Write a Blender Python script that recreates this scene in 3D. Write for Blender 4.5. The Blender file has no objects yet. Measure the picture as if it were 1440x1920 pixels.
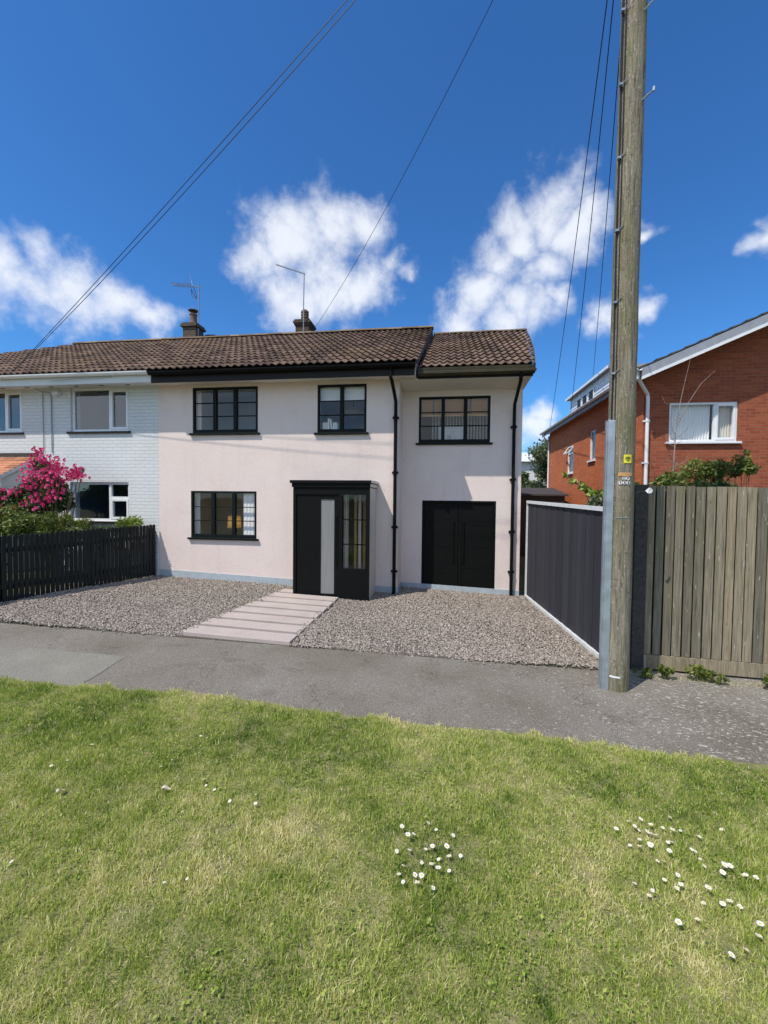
import bpy, math, random
import numpy as np
from mathutils import Vector, Matrix

S = bpy.context.scene
COL = S.collection
random.seed(7)
RNG = np.random.default_rng(11)
rad = math.radians

# ------------------------------------------------------------------ camera
yaw, pitch, roll = .139, .0324, .0103
fw = Vector((-math.sin(yaw)*math.cos(pitch), math.cos(yaw)*math.cos(pitch), -math.sin(pitch)))
r0 = Vector((math.cos(yaw), math.sin(yaw), 0)); u0 = r0.cross(fw)
rr = r0*math.cos(roll) + u0*math.sin(roll); uu = u0*math.cos(roll) - r0*math.sin(roll)
cam = bpy.data.cameras.new('camera'); camo = bpy.data.objects.new('camera', cam); COL.objects.link(camo)
camo.matrix_world = Matrix(((rr.x, uu.x, -fw.x, 0), (rr.y, uu.y, -fw.y, 0), (rr.z, uu.z, -fw.z, 2.0), (0, 0, 0, 1)))
cam.sensor_fit = 'VERTICAL'; cam.sensor_height = 36; cam.lens = 790/1920*36
cam.clip_start = .05; cam.clip_end = 3000
S.camera = camo

# ------------------------------------------------------------------ light
SUN_EL, SUN_AZ = 57.2, 43.0            # azimuth: degrees left of the direction from the house to the camera
sun_dir = Vector((-math.sin(rad(SUN_AZ))*math.cos(rad(SUN_EL)), -math.cos(rad(SUN_AZ))*math.cos(rad(SUN_EL)), math.sin(rad(SUN_EL))))
sl = bpy.data.lights.new('sun', 'SUN'); sl.energy = 3.45; sl.angle = rad(.5); sl.color = (1, .935, .84)
so = bpy.data.objects.new('sun', sl); COL.objects.link(so); so.rotation_euler = sun_dir.to_track_quat('Z', 'Y').to_euler()
so.location = (-10, -12, 25)
S.view_settings.view_transform = 'Standard'; S.view_settings.look = 'None'
S.view_settings.gamma = 1; S.view_settings.use_curve_mapping = False
S.view_settings.exposure = .35

W = bpy.data.worlds.new('World'); S.world = W; W.use_nodes = True
nt = W.node_tree; nt.nodes.clear(); N = nt.nodes; LK = nt.links
def wn(t, **k):
    n = N.new(t)
    for a, b in k.items(): setattr(n, a, b)
    return n
def wmath(op, a, b=None, clamp=False):
    n = N.new('ShaderNodeMath'); n.operation = op; n.use_clamp = clamp
    for i, v in enumerate((a, b)):
        if v is None: continue
        if isinstance(v, (int, float)): n.inputs[i].default_value = v
        else: LK.new(v, n.inputs[i])
    return n.outputs[0]
sky = wn('ShaderNodeTexSky', sky_type='NISHITA', sun_disc=False, sun_elevation=rad(SUN_EL), altitude=30, air_density=1.0, dust_density=.35, ozone_density=2.6)
sky.sun_rotation = math.atan2(sun_dir.x, sun_dir.y)
hs = wn('ShaderNodeHueSaturation'); hs.inputs['Saturation'].default_value = 1.12; hs.inputs['Value'].default_value = 1.0
LK.new(sky.outputs[0], hs.inputs['Color'])
tint = wn('ShaderNodeMixRGB', blend_type='MULTIPLY'); tint.inputs[0].default_value = 1; LK.new(hs.outputs[0], tint.inputs[1]); tint.inputs[2].default_value = (.33, .62, .87, 1)
tc = wn('ShaderNodeTexCoord')
nz = wn('ShaderNodeTexNoise'); nz.inputs['Scale'].default_value = 10; nz.inputs['Detail'].default_value = 12; nz.inputs['Roughness'].default_value = .62
nz.inputs['Distortion'].default_value = .15
LK.new(tc.outputs['Generated'], nz.inputs['Vector'])
wz = wn('ShaderNodeTexNoise'); wz.inputs['Scale'].default_value = 9; wz.inputs['Detail'].default_value = 4; LK.new(tc.outputs['Generated'], wz.inputs['Vector'])
wa = wn('ShaderNodeVectorMath', operation='SUBTRACT'); LK.new(wz.outputs['Color'], wa.inputs[0]); wa.inputs[1].default_value = (.5, .5, .5)
wb = wn('ShaderNodeVectorMath', operation='SCALE'); LK.new(wa.outputs[0], wb.inputs[0]); wb.inputs['Scale'].default_value = .13
wv = wn('ShaderNodeVectorMath', operation='ADD'); LK.new(tc.outputs['Generated'], wv.inputs[0]); LK.new(wb.outputs[0], wv.inputs[1])
nz2 = wn('ShaderNodeTexNoise'); nz2.inputs['Scale'].default_value = 22; nz2.inputs['Detail'].default_value = 9; nz2.inputs['Roughness'].default_value = .65
LK.new(tc.outputs['Generated'], nz2.inputs['Vector'])
BL = [(-0.676, 0.619, 0.401, 0.037), (-0.697, 0.628, 0.346, 0.056), (-0.654, 0.666, 0.358, 0.061), (-0.605, 0.712, 0.358, 0.054), (-0.564, 0.75, 0.346, 0.037), (-0.711, 0.605, 0.358, 0.042), (-0.361, 0.803, 0.474, 0.052), (-0.292, 0.821, 0.49, 0.079), (-0.227, 0.824, 0.518, 0.063), (-0.164, 0.828, 0.536, 0.047), (-0.237, 0.863, 0.445, 0.088), (-0.163, 0.885, 0.436, 0.056), (-0.316, 0.859, 0.404, 0.061), (-0.105, 0.865, 0.491, 0.03), (-0.067, 0.88, 0.47, 0.027), (0.225, 0.80, 0.555, 0.040), (0.193, 0.822, 0.535, 0.052), (0.133, 0.851, 0.508, 0.058), (0.252, 0.827, 0.503, 0.049), (0.098, 0.88, 0.465, 0.061), (0.188, 0.871, 0.454, 0.049), (0.07, 0.907, 0.416, 0.054), (0.156, 0.907, 0.39, 0.057), (0.027, 0.924, 0.382, 0.056), (0.117, 0.927, 0.356, 0.064), (0.214, 0.891, 0.401, 0.03), (0.311, 0.88, 0.36, 0.041), (0.287, 0.894, 0.344, 0.03), (0.355, 0.81, 0.466, 0.018), (0.37, 0.852, 0.37, 0.024), (0.503, 0.758, 0.415, 0.026), (0.512, 0.74, 0.435, 0.026), (0.194, 0.969, 0.155, 0.041), (0.206, 0.961, 0.183, 0.03)]
# unseen clouds added behind the camera as white fill, also mirrored in panes
BL += [(-.3, -.85, .43, .16), (.1, -.9, .42, .14), (.55, -.7, .45, .15), (-.7, -.6, .38, .13), (.8, -.2, .5, .12), (0, -.7, .7, .26), (-.5, -.35, .8, .3), (.5, -.3, .8, .3), (-.95, -.1, .3, .3), (.95, 0, .3, .2), (0, -.98, .2, .35), (.6, -.78, .2, .32), (-.6, -.78, .2, .32)]
cur = None
for (a, b, c, r) in BL:
    vm = wn('ShaderNodeVectorMath', operation='DISTANCE'); LK.new(wv.outputs[0], vm.inputs[0]); vm.inputs[1].default_value = (a, b, c)
    v = wmath('SUBTRACT', 1.0, wmath('MULTIPLY', vm.outputs['Value'], 1/(r*1.3)))
    cur = v if cur is None else wmath('MAXIMUM', cur, v)
base = wmath('MAXIMUM', cur, -.8)
m = wmath('ADD', base, wmath('MULTIPLY', wmath('SUBTRACT', nz.outputs[0], .5), 1.9))
m = wmath('ADD', m, wmath('MULTIPLY', wmath('SUBTRACT', nz2.outputs[0], .5), .7))
mr = wn('ShaderNodeMapRange', interpolation_type='SMOOTHSTEP'); LK.new(m, mr.inputs[0])
mr.inputs[1].default_value = -.12; mr.inputs[2].default_value = 1.0; mr.inputs[3].default_value = 0; mr.inputs[4].default_value = .86
mx = wn('ShaderNodeMixRGB'); LK.new(mr.outputs[0], mx.inputs[0]); LK.new(tint.outputs[0], mx.inputs[1]); mx.inputs[2].default_value = (5.2, 5.35, 5.65, 1)
bg = wn('ShaderNodeBackground'); LK.new(mx.outputs[0], bg.inputs[0]); bg.inputs[1].default_value = .15
ow = wn('ShaderNodeOutputWorld'); LK.new(bg.outputs[0], ow.inputs[0])

# ------------------------------------------------------------------ helpers
def gz(x):                                   # the ground falls gently to the right
    return -.037*max(-13, min(9, x))

def props(o, label=None, cat=None, group=None, kind=None):
    if label: o['label'] = label
    if cat: o['category'] = cat
    if group: o['group'] = group
    if kind: o['kind'] = kind
    return o

def thing(name, loc, label, cat, group=None):
    o = bpy.data.objects.new(name, None); COL.objects.link(o); o.location = loc; o.empty_display_size = .1
    return props(o, label, cat, group)

def wloc(o):
    v = Vector((0, 0, 0))
    while o: v += o.location; o = o.parent
    return v

class MB:
    def __init__(s): s.v = []; s.f = []; s.r = []
    def add(s, vs, fs, r=None):
        n = len(s.v); s.v += [tuple(p) for p in vs]; s.f += [tuple(i+n for i in q) for q in fs]
        if r is None: r = random.random()
        s.r += [r]*len(fs)
        return s
    def box(s, x0, x1, y0, y1, z0, z1, r=None):
        vs = [(x, y, z) for x in (x0, x1) for y in (y0, y1) for z in (z0, z1)]
        return s.add(vs, [(0, 1, 3, 2), (4, 6, 7, 5), (0, 4, 5, 1), (2, 3, 7, 6), (0, 2, 6, 4), (1, 5, 7, 3)], r)
    def quad(s, a, b, c, d, r=None): return s.add([a, b, c, d], [(0, 1, 2, 3)], r)
    def prism(s, poly, d, r=None):           # poly: 3D points, d: extrusion vector
        n = len(poly); d = Vector(d); vs = [Vector(p) for p in poly]; vs2 = [p+d for p in vs]
        return s.add(vs+vs2, [tuple(range(n))[::-1], tuple(range(n, 2*n))]+[(i, (i+1) % n, (i+1) % n+n, i+n) for i in range(n)], r)
    def beam(s, a, b, w, h, up=(0, 0, 1), r=None):
        a, b = Vector(a), Vector(b); d = (b-a).normalized(); sd = d.cross(Vector(up)).normalized(); u = sd.cross(d)
        P = [a+sd*i*w/2+u*j*h/2 for i, j in ((-1, -1), (1, -1), (1, 1), (-1, 1))]
        return s.prism(P, b-a, r)
    def tube(s, pts, r, n=8, cap=True, rn=None):
        pts = [Vector(p) for p in pts]; k = len(pts)
        rs = r if isinstance(r, (list, tuple)) else [r]*k
        vs = []; fs = []; prev = None
        for i, p in enumerate(pts):
            d = (pts[min(i+1, k-1)]-pts[max(i-1, 0)]).normalized()
            if prev is None:
                a = d.cross(Vector((0, 1, 0)) if abs(d.y) < .9 else Vector((1, 0, 0))).normalized()
            else:
                a = (prev-d*prev.dot(d)).normalized()
            prev = a; b = d.cross(a)
            for j in range(n):
                t = 2*math.pi*j/n; vs.append(p+(a*math.cos(t)+b*math.sin(t))*rs[i])
        for i in range(k-1):
            for j in range(n):
                q = (j+1) % n; fs.append((i*n+j, i*n+q, (i+1)*n+q, (i+1)*n+j))
        if cap: fs += [tuple(range(n))[::-1], tuple(range((k-1)*n, k*n))]
        return s.add(vs, fs, rn)
    def lathe(s, prof, c, n=20, r=None):     # prof [(radius, z)]
        vs = []; fs = []
        for (q, z) in prof:
            for j in range(n):
                t = 2*math.pi*j/n; vs.append((c[0]+q*math.cos(t), c[1]+q*math.sin(t), c[2]+z))
        for i in range(len(prof)-1):
            for j in range(n):
                k = (j+1) % n; fs.append((i*n+j, i*n+k, (i+1)*n+k, (i+1)*n+j))
        fs += [tuple(range(n))[::-1], tuple(range((len(prof)-1)*n, len(prof)*n))]
        return s.add(vs, fs, r)
    def build(s, name, mat, parent=None, bevel=0, smooth=False, local=False):
        off = Vector((0, 0, 0)) if (parent is None or local) else wloc(parent)
        V = np.array(s.v, dtype=np.float32)-np.array(off, dtype=np.float32)
        return mesh_obj(name, V, s.f, mat, parent, bevel, smooth, np.array(s.r, dtype=np.float32), off)

def mesh_obj(name, V, F, mat, parent=None, bevel=0, smooth=False, rnd=None, off=(0, 0, 0)):
    me = bpy.data.meshes.new(name)
    if isinstance(F, np.ndarray):
        nf, k = F.shape
        me.vertices.add(len(V)); me.vertices.foreach_set('co', V.astype(np.float32).ravel())
        me.loops.add(nf*k); me.loops.foreach_set('vertex_index', F.astype(np.int32).ravel())
        me.polygons.add(nf); me.polygons.foreach_set('loop_start', np.arange(0, nf*k, k, dtype=np.int32))
        me.update(calc_edges=True)
    else:
        me.from_pydata([tuple(map(float, p)) for p in V], [], F); me.update()
        # uv in metres, projected along the face's main axis
        uvl = me.uv_layers.new(name='UVMap'); off = np.array(off)
        for p in me.polygons:
            n = p.normal; ax = max(range(3), key=lambda i: abs(n[i]))
            for li in p.loop_indices:
                c = me.vertices[me.loops[li].vertex_index].co
                x, y, z = c.x+off[0], c.y+off[1], c.z+off[2]
                uvl.data[li].uv = ((y, z) if ax == 0 else (x, z) if ax == 1 else (x, y))
    if rnd is not None:
        a = me.attributes.new('rnd', 'FLOAT', 'FACE'); a.data.foreach_set('value', np.asarray(rnd, dtype=np.float32))
    me.materials.append(mat)
    o = bpy.data.objects.new(name, me); COL.objects.link(o)
    if parent: o.parent = parent
    if smooth: me.polygons.foreach_set('use_smooth', [True]*len(me.polygons))
    if bevel:
        b = o.modifiers.new('bevel', 'BEVEL'); b.width = bevel; b.segments = 2; b.limit_method = 'ANGLE'
    return o

def copy_tree(o, parent=None):
    c = o.copy(); COL.objects.link(c); c.parent = parent
    for ch in list(o.children): copy_tree(ch, c)
    return c

# ------------------------------------------------------------------ materials
class Mat:
    def __init__(s, name):
        s.m = bpy.data.materials.new(name); s.m.use_nodes = True; s.t = s.m.node_tree; s.n = s.t.nodes
        s.b = s.n['Principled BSDF']; s.tc = s.n.new('ShaderNodeTexCoord')
    def l(s, a, b): s.t.links.new(a, b)
    def inp(s, sock, v):
        if isinstance(v, (int, float)): sock.default_value = v
        elif isinstance(v, tuple): sock.default_value = v if len(v) != 3 or sock.type == 'VECTOR' else v+(1,)
        else: s.l(v, sock)
    def map(s, scale=(1, 1, 1), src='Object', rot=(0, 0, 0), loc=(0, 0, 0)):
        m = s.n.new('ShaderNodeMapping'); s.l(s.tc.outputs[src], m.inputs[0]); m.inputs['Scale'].default_value = scale
        m.inputs['Rotation'].default_value = rot; m.inputs['Location'].default_value = loc
        return m.outputs[0]
    def noise(s, scale, detail=4, vec=None, rough=.55, dist=0):
        n = s.n.new('ShaderNodeTexNoise'); n.inputs['Scale'].default_value = scale; n.inputs['Detail'].default_value = detail
        n.inputs['Roughness'].default_value = rough; n.inputs['Distortion'].default_value = dist
        s.l(vec if vec is not None else s.tc.outputs['Object'], n.inputs['Vector']); return n.outputs[0]
    def voro(s, scale, vec=None, feature='F1', out=0, rnd=1):
        n = s.n.new('ShaderNodeTexVoronoi'); n.feature = feature; n.inputs['Scale'].default_value = scale; n.inputs['Randomness'].default_value = rnd
        s.l(vec if vec is not None else s.tc.outputs['Object'], n.inputs['Vector']); return n.outputs[out]
    def ramp(s, v, stops):
        n = s.n.new('ShaderNodeValToRGB'); e = n.color_ramp.elements
        while len(e) < len(stops): e.new(.5)
        for k, (p, c) in enumerate(stops):
            e[k].position = p; e[k].color = (c, c, c, 1) if isinstance(c, (int, float)) else tuple(c)+(1,)
        s.l(v, n.inputs[0]); return n.outputs[0]
    def mix(s, f, a, b, mode='MIX'):
        n = s.n.new('ShaderNodeMixRGB'); n.blend_type = mode
        s.inp(n.inputs[0], f); s.inp(n.inputs[1], a); s.inp(n.inputs[2], b); return n.outputs[0]
    def math(s, op, a, b):
        n = s.n.new('ShaderNodeMath'); n.operation = op; s.inp(n.inputs[0], a); s.inp(n.inputs[1], b); return n.outputs[0]
    def attr(s, name='rnd'):
        n = s.n.new('ShaderNodeAttribute'); n.attribute_name = name; return n
    def bump(s, h, dist=.01, strength=1.0, prev=None):
        n = s.n.new('ShaderNodeBump'); n.inputs['Distance'].default_value = dist; n.inputs['Strength'].default_value = strength
        s.l(h, n.inputs['Height'])
        if prev is not None: s.l(prev, n.inputs['Normal'])
        return n.outputs[0]
    def out(s, col, rough=.7, normal=None, spec=.5, metal=0):
        s.inp(s.b.inputs['Base Color'], col); s.inp(s.b.inputs['Roughness'], rough)
        s.b.inputs['Specular IOR Level'].default_value = spec; s.b.inputs['Metallic'].default_value = metal
        if normal is not None: s.l(normal, s.b.inputs['Normal'])
        return s.m

def simple(name, c, rough=.6, var=.15, ns=6, bumpd=0, bs=80, spec=.5, metal=0, big=0):
    m = Mat(name); c = tuple(c)
    lo = tuple(x*(1-var) for x in c); hi = tuple(min(1, x*(1+var)) for x in c)
    col = m.ramp(m.noise(ns, 5), [(.3, lo), (.7, hi)])
    if big: col = m.mix(1, col, m.ramp(m.noise(.6, 4), [(.35, 1-big), (.65, 1)]), 'MULTIPLY')
    nrm = m.bump(m.noise(bs, 3), bumpd) if bumpd else None
    return m.out(col, rough, nrm, spec, metal)

def render_mat(name, c):
    m = Mat(name)
    v1 = m.noise(1.1, 5); v2 = m.noise(26, 4); v3 = m.noise(170, 2)
    col = m.mix(1, c, m.ramp(v1, [(.35, (.965, .955, .955)), (.65, (1, 1, 1))]), 'MULTIPLY')
    col = m.mix(1, col, m.ramp(v2, [(.3, .95), (.7, 1)]), 'MULTIPLY')
    st = m.noise(1, 5, m.map((7, 7, .5)), .6, .3); col = m.mix(1, col, m.ramp(st, [(.32, (.965, .96, .955)), (.48, (1, 1, 1))]), 'MULTIPLY')
    blot = m.noise(2.3, 6, None, .65, 1.0); col = m.mix(1, col, m.ramp(blot, [(.36, (.97, .96, .955)), (.48, (1, 1, 1))]), 'MULTIPLY')
    n = m.bump(v3, .004, .9); n = m.bump(v2, .006, .5, n)
    return m.out(col, .9, n, .2)

def brick_mat(name, c1, c2, mortar, ms=.010, bumpd=.006, paint=False, var=.35):
    m = Mat(name)
    bt = m.n.new('ShaderNodeTexBrick'); bt.inputs['Scale'].default_value = 1; bt.inputs['Brick Width'].default_value = .225
    bt.inputs['Row Height'].default_value = .075; bt.inputs['Mortar Size'].default_value = ms; bt.inputs['Mortar Smooth'].default_value = .15
    bt.inputs['Color1'].default_value = c1+(1,); bt.inputs['Color2'].default_value = c2+(1,); bt.inputs['Mortar'].default_value = mortar+(1,)
    # slightly uneven courses
    wob = m.n.new('ShaderNodeVectorMath'); wob.operation = 'ADD'
    nn = m.n.new('ShaderNodeTexNoise'); nn.inputs['Scale'].default_value = 5; m.l(m.tc.outputs['UV'], nn.inputs['Vector'])
    sc = m.n.new('ShaderNodeVectorMath'); sc.operation = 'SCALE'; m.l(nn.outputs['Color'], sc.inputs[0]); sc.inputs['Scale'].default_value = .008
    m.l(m.tc.outputs['UV'], wob.inputs[0]); m.l(sc.outputs[0], wob.inputs[1]); m.l(wob.outputs[0], bt.inputs['Vector'])
    v = m.noise(30, 5, m.map(src='UV')); col = m.mix(1, bt.outputs[0], m.ramp(v, [(.25, 1-var), (.75, 1)]), 'MULTIPLY')
    col = m.mix(1, col, m.ramp(m.noise(.8, 4), [(.3, .86), (.7, 1)]), 'MULTIPLY')
    h = m.math('ADD', m.math('MULTIPLY', bt.outputs[1], -1.0), m.math('MULTIPLY', v, .4))
    return m.out(col, .75 if paint else .88, m.bump(h, bumpd), .35 if paint else .2)

def plank_mat(name, c, var=.3, grain=(40, 40, 3), rough=.8, green=None, bumpd=.002, knots=True):
    m = Mat(name); a = m.attr()
    vec = m.n.new('ShaderNodeVectorMath'); vec.operation = 'ADD'
    cb = m.n.new('ShaderNodeCombineXYZ'); k = m.math('MULTIPLY', a.outputs['Fac'], 37.0)
    for i in range(3): m.l(k, cb.inputs[i])
    m.l(m.map(grain), vec.inputs[0]); m.l(cb.outputs[0], vec.inputs[1])
    g = m.noise(1, 6, vec.outputs[0], .6, .6)
    col = m.mix(1, c, m.ramp(g, [(.25, 1-var), (.5, 1), (.75, 1+var*.5)]), 'MULTIPLY')
    col = m.mix(1, col, m.ramp(a.outputs['Fac'], [(0, 1-var*.7), (1, 1+var*.35)]), 'MULTIPLY')
    if green: col = m.mix(m.ramp(m.noise(2.2, 4), [(.42, 0), (.72, .75)]), col, green)
    if knots: col = m.mix(m.ramp(m.voro(2.6, m.map((2.2, 2.2, 1))), [(.0, .75), (.07, .0)]), col, tuple(x*.35 for x in c))
    return m.out(col, rough, m.bump(g, bumpd), .25)

def leaf_mat(name, stops, trans=.3):
    m = Mat(name); a = m.attr()
    col = m.ramp(a.outputs['Fac'], stops)
    m.out(col, .5, None, .35)
    tr = m.n.new('ShaderNodeBsdfTranslucent'); m.l(m.mix(1, col, (1.3, 1.35, .7), 'MULTIPLY'), tr.inputs[0])
    mx = m.n.new('ShaderNodeMixShader'); mx.inputs[0].default_value = trans
    m.l(m.b.outputs[0], mx.inputs[1]); m.l(tr.outputs[0], mx.inputs[2]); m.l(mx.outputs[0], m.n['Material Output'].inputs[0])
    return m.m

def glass_mat(name, tint=(.96, .98, .98), refl=.02):
    m = Mat(name); m.n.remove(m.b)
    t = m.n.new('ShaderNodeBsdfTransparent'); t.inputs[0].default_value = tint+(1,)
    g = m.n.new('ShaderNodeBsdfGlossy'); g.inputs['Roughness'].default_value = .01
    f = m.n.new('ShaderNodeLayerWeight'); f.inputs['Blend'].default_value = .5      # same from both sides of the pane
    fac = m.math('ADD', m.math('MULTIPLY', m.math('POWER', f.outputs['Facing'], 5.0), .9), .04+refl)
    bn = m.bump(m.noise(2.0, 2), .01, .25); m.l(bn, g.inputs['Normal'])
    mx = m.n.new('ShaderNodeMixShader'); m.l(fac, mx.inputs[0]); m.l(t.outputs[0], mx.inputs[1]); m.l(g.outputs[0], mx.inputs[2])
    m.l(mx.outputs[0], m.n['Material Output'].inputs[0]); return m.m

M = {}
M['pink'] = render_mat('smooth_pink_render', (.835, .718, .658))
M['plinth'] = simple('blue_grey_plinth_paint', (.40, .46, .50), .8, .1, 8, .003, 120)
M['white_brick'] = brick_mat('painted_white_brick', (.77, .79, .785), (.745, .77, .765), (.70, .725, .725), .008, .008, True, .08)
M['red_brick_shaded'] = brick_mat('red_brick_shaded_tone', (.50, .14, .065), (.35, .088, .045), (.38, .20, .135), .007, .006)  # front brick, its grazing light painted in as a darker red
M['red_brick_sunlit'] = brick_mat('red_brick_sunlit', (.76, .225, .085), (.64, .175, .065), (.42, .20, .12), .007, .006, var=.25)  # side wall of the same house, sunlight put into the brighter orange
M['chimney_brick'] = brick_mat('weathered_chimney_brick', (.16, .10, .07), (.09, .06, .045), (.14, .12, .10), .012, .012, var=.5)
M['pillar_brick'] = brick_mat('brown_pillar_brick', (.30, .18, .10), (.20, .12, .07), (.30, .27, .22), .012, .01)
M['grey_block'] = brick_mat('rendered_chimney', (.19, .16, .12), (.15, .125, .10), (.12, .10, .08), .010, .012, var=.5)
M['frame'] = simple('black_green_frame_paint', (.004, .007, .0065), .55, .2, 9, 0, spec=.2)
M['black'] = simple('black_satin_paint', (.0045, .005, .0045), .6, .2, 9, 0, spec=.14)
M['fascia_black'] = plank_mat('black_brown_fascia', (.016, .012, .011), .4, (3, 40, 60), .5, knots=False)
M['olive'] = simple('olive_black_gutter', (.040, .032, .012), .4, .3, 4, spec=.4)
M['white_pvc'] = simple('white_plastic', (.80, .82, .83), .35, .04, 5)
M['soffit'] = simple('cream_soffit_board', (.74, .69, .63), .7, .04, 4)
M['soffit_white'] = simple('white_soffit_board', (.70, .73, .74), .7, .05, 4)
M['grey_trim'] = simple('grey_trim', (.30, .32, .36), .6, .1, 5)
M['porch_side'] = simple('grey_porch_cladding', (.60, .56, .50), .45, .05, 3)
M['glass'] = glass_mat('window_glass')
M['glass_dark'] = glass_mat('dark_window_glass', (.66, .76, .86), .13)
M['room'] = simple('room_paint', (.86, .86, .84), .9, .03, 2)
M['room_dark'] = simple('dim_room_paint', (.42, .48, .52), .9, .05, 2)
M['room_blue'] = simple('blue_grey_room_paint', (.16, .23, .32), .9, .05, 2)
M['room_taupe'] = simple('taupe_room_paint', (.66, .63, .55), .9, .03, 2)
M['cloth_white'] = simple('white_fabric', (.88, .88, .87), .95, .03, 20, .002, 300)
M['cloth_beige'] = simple('beige_lampshade', (.75, .58, .42), .9, .04, 20)
M['wood_warm'] = plank_mat('warm_wood', (.42, .24, .12), .25, (3, 30, 30), .55, knots=False)
M['wood_blind'] = plank_mat('pale_wood_blind', (.74, .45, .20), .15, (3, 30, 30), .6, knots=False)
M['batten'] = simple('grey_batten', (.75, .80, .78), .7, .08, 3)
M['blue_tape'] = simple('blue_ladder_tape', (.02, .12, .22), .8, .1, 4)
M['paper'] = simple('book_paper', (.85, .82, .76), .8, .1, 30)
M['metal'] = simple('galvanised_steel', (.42, .48, .53), .42, .22, 7, .001, 60, .5, .55, .25)
M['alu'] = simple('dull_aluminium', (.30, .32, .35), .45, .2, 9, 0, metal=.7)
M['rust'] = simple('rusty_iron', (.10, .07, .05), .8, .4, 30)
M['cable'] = simple('black_cable', (.012, .012, .014), .5, .1, 5)
M['cable_grey'] = simple('grey_cable', (.30, .33, .35), .6, .1, 5)
M['terracotta'] = simple('terracotta', (.17, .10, .075), .8, .3, 12, .003, 60)
M['teal'] = simple('teal_painted_steel', (.012, .10, .11), .45, .2, 4)
M['concrete'] = simple('pale_concrete', (.42, .40, .38), .9, .12, 12, .004, 90, big=.15)
M['yellow'] = simple('yellow_enamel', (.80, .70, .03), .4, .06, 30)
M['ink'] = simple('black_ink', (.01, .01, .01), .6, .0, 5)
M['disc'] = simple('white_enamel_disc', (.80, .80, .78), .4, .08, 60)
M['plate'] = simple('orange_brass_plate', (.55, .30, .12), .5, .2, 40)
M['fence_green'] = plank_mat('dark_green_painted_wood', (.011, .017, .018), .35, (50, 50, 3), .5, knots=False)
M['fence_grey'] = plank_mat('charcoal_stained_wood', (.045, .045, .055), .30, (60, 60, 3), .75, knots=False)
M['fence_wood'] = plank_mat('weathered_fence_wood', (.235, .215, .175), .75, (42, 42, 1.6), .85, green=(.17, .16, .105), bumpd=.006)
M['fence_gap_shade'] = plank_mat('back_boards_gap_shade', (.035, .03, .024), .3, (34, 34, 2.0), .9)  # same wood, with the shade of the gaps put into its colour
mw = Mat('weathered_fence_wood'); aw = mw.attr(); cbw = mw.n.new('ShaderNodeCombineXYZ'); kw = mw.math('MULTIPLY', aw.outputs['Fac'], 37.0)
for i_ in range(3): mw.l(kw, cbw.inputs[i_])
def mvec(sc):
    v_ = mw.n.new('ShaderNodeVectorMath'); v_.operation = 'ADD'; mw.l(mw.map(sc), v_.inputs[0]); mw.l(cbw.outputs[0], v_.inputs[1]); return v_.outputs[0]
gw = mw.noise(1, 7, mvec((60, 60, 2.2)), .65, .7); g2w = mw.noise(1, 5, mvec((14, 14, 1.1)), .6, 1.4)
cw = mw.mix(g2w, (.185, .16, .12), (.355, .32, .255)); cw = mw.mix(1, cw, mw.ramp(gw, [(.28, .45), (.5, 1), (.75, 1.4)]), 'MULTIPLY')
cw = mw.mix(1, cw, mw.ramp(aw.outputs['Fac'], [(0, (.55, .56, .56)), (.5, (.85, .85, .80)), (1, (1.2, 1.12, .95))]), 'MULTIPLY')
cw = mw.mix(mw.ramp(mw.noise(1, 4, mvec((9, 9, 3))), [(.5, 0), (.72, .6)]), cw, (.15, .15, .085))
cw = mw.mix(mw.ramp(mw.noise(1, 4, mvec((55, 55, 7)), .5, .5), [(.66, 0), (.72, .8)]), cw, (.52, .50, .44))
cw = mw.mix(mw.ramp(mw.voro(2.4, mvec((2.4, 2.4, 1))), [(.0, .9), (.06, .0)]), cw, (.05, .04, .03))
M['fence_wood'] = mw.out(cw, .88, mw.bump(gw, .005), .15)
M['post_dark'] = simple('dark_concrete_post', (.055, .050, .045), .9, .4, 25, .006, 60)
M['trim_white'] = simple('white_painted_timber', (.66, .68, .68), .6, .12, 14, .002, 70)
M['bark'] = plank_mat('shrub_bark', (.16, .12, .09), .4, (30, 30, 6), .9, knots=False)
M['twig'] = simple('grey_twig', (.30, .25, .22), .8, .2, 20)
M['asphalt_roof'] = simple('dark_slate', (.05, .045, .045), .8, .3, 10, .004, 40)
M['white_wall'] = simple('white_house_render', (.70, .70, .68), .9, .06, 3)

def tile_mat(name, c, lichen=.5):
    m = Mat(name); a = m.attr()
    col = m.mix(1, c, m.ramp(a.outputs['Fac'], [(0, .62), (.5, .95), (1, 1.35)]), 'MULTIPLY')
    col = m.mix(1, col, m.ramp(m.noise(25, 5), [(.3, .75), (.7, 1.15)]), 'MULTIPLY')
    lich = m.ramp(m.noise(1.3, 6, rough=.7), [(.50, 0), (.68, lichen)])
    col = m.mix(lich, col, (.21, .145, .06))
    spots = m.ramp(m.voro(16), [(.06, .7), (.13, 0)])
    col = m.mix(m.mix(1, spots, m.ramp(m.noise(2.0, 3), [(.5, 0), (.65, 1)]), 'MULTIPLY'), col, (.34, .32, .25))
    return m.out(col, .85, m.bump(m.noise(60, 4), .003), .25)
M['tile'] = tile_mat('brown_pantile', (.175, .116, .086), .55)
M['ridge'] = tile_mat('ridge_tile_mortar', (.20, .15, .10), .8)
M['tile_orange'] = tile_mat('orange_plain_tile', (.44, .20, .115), .1)
M['tile_grey'] = tile_mat('grey_brown_tile', (.10, .09, .085), .2)

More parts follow.
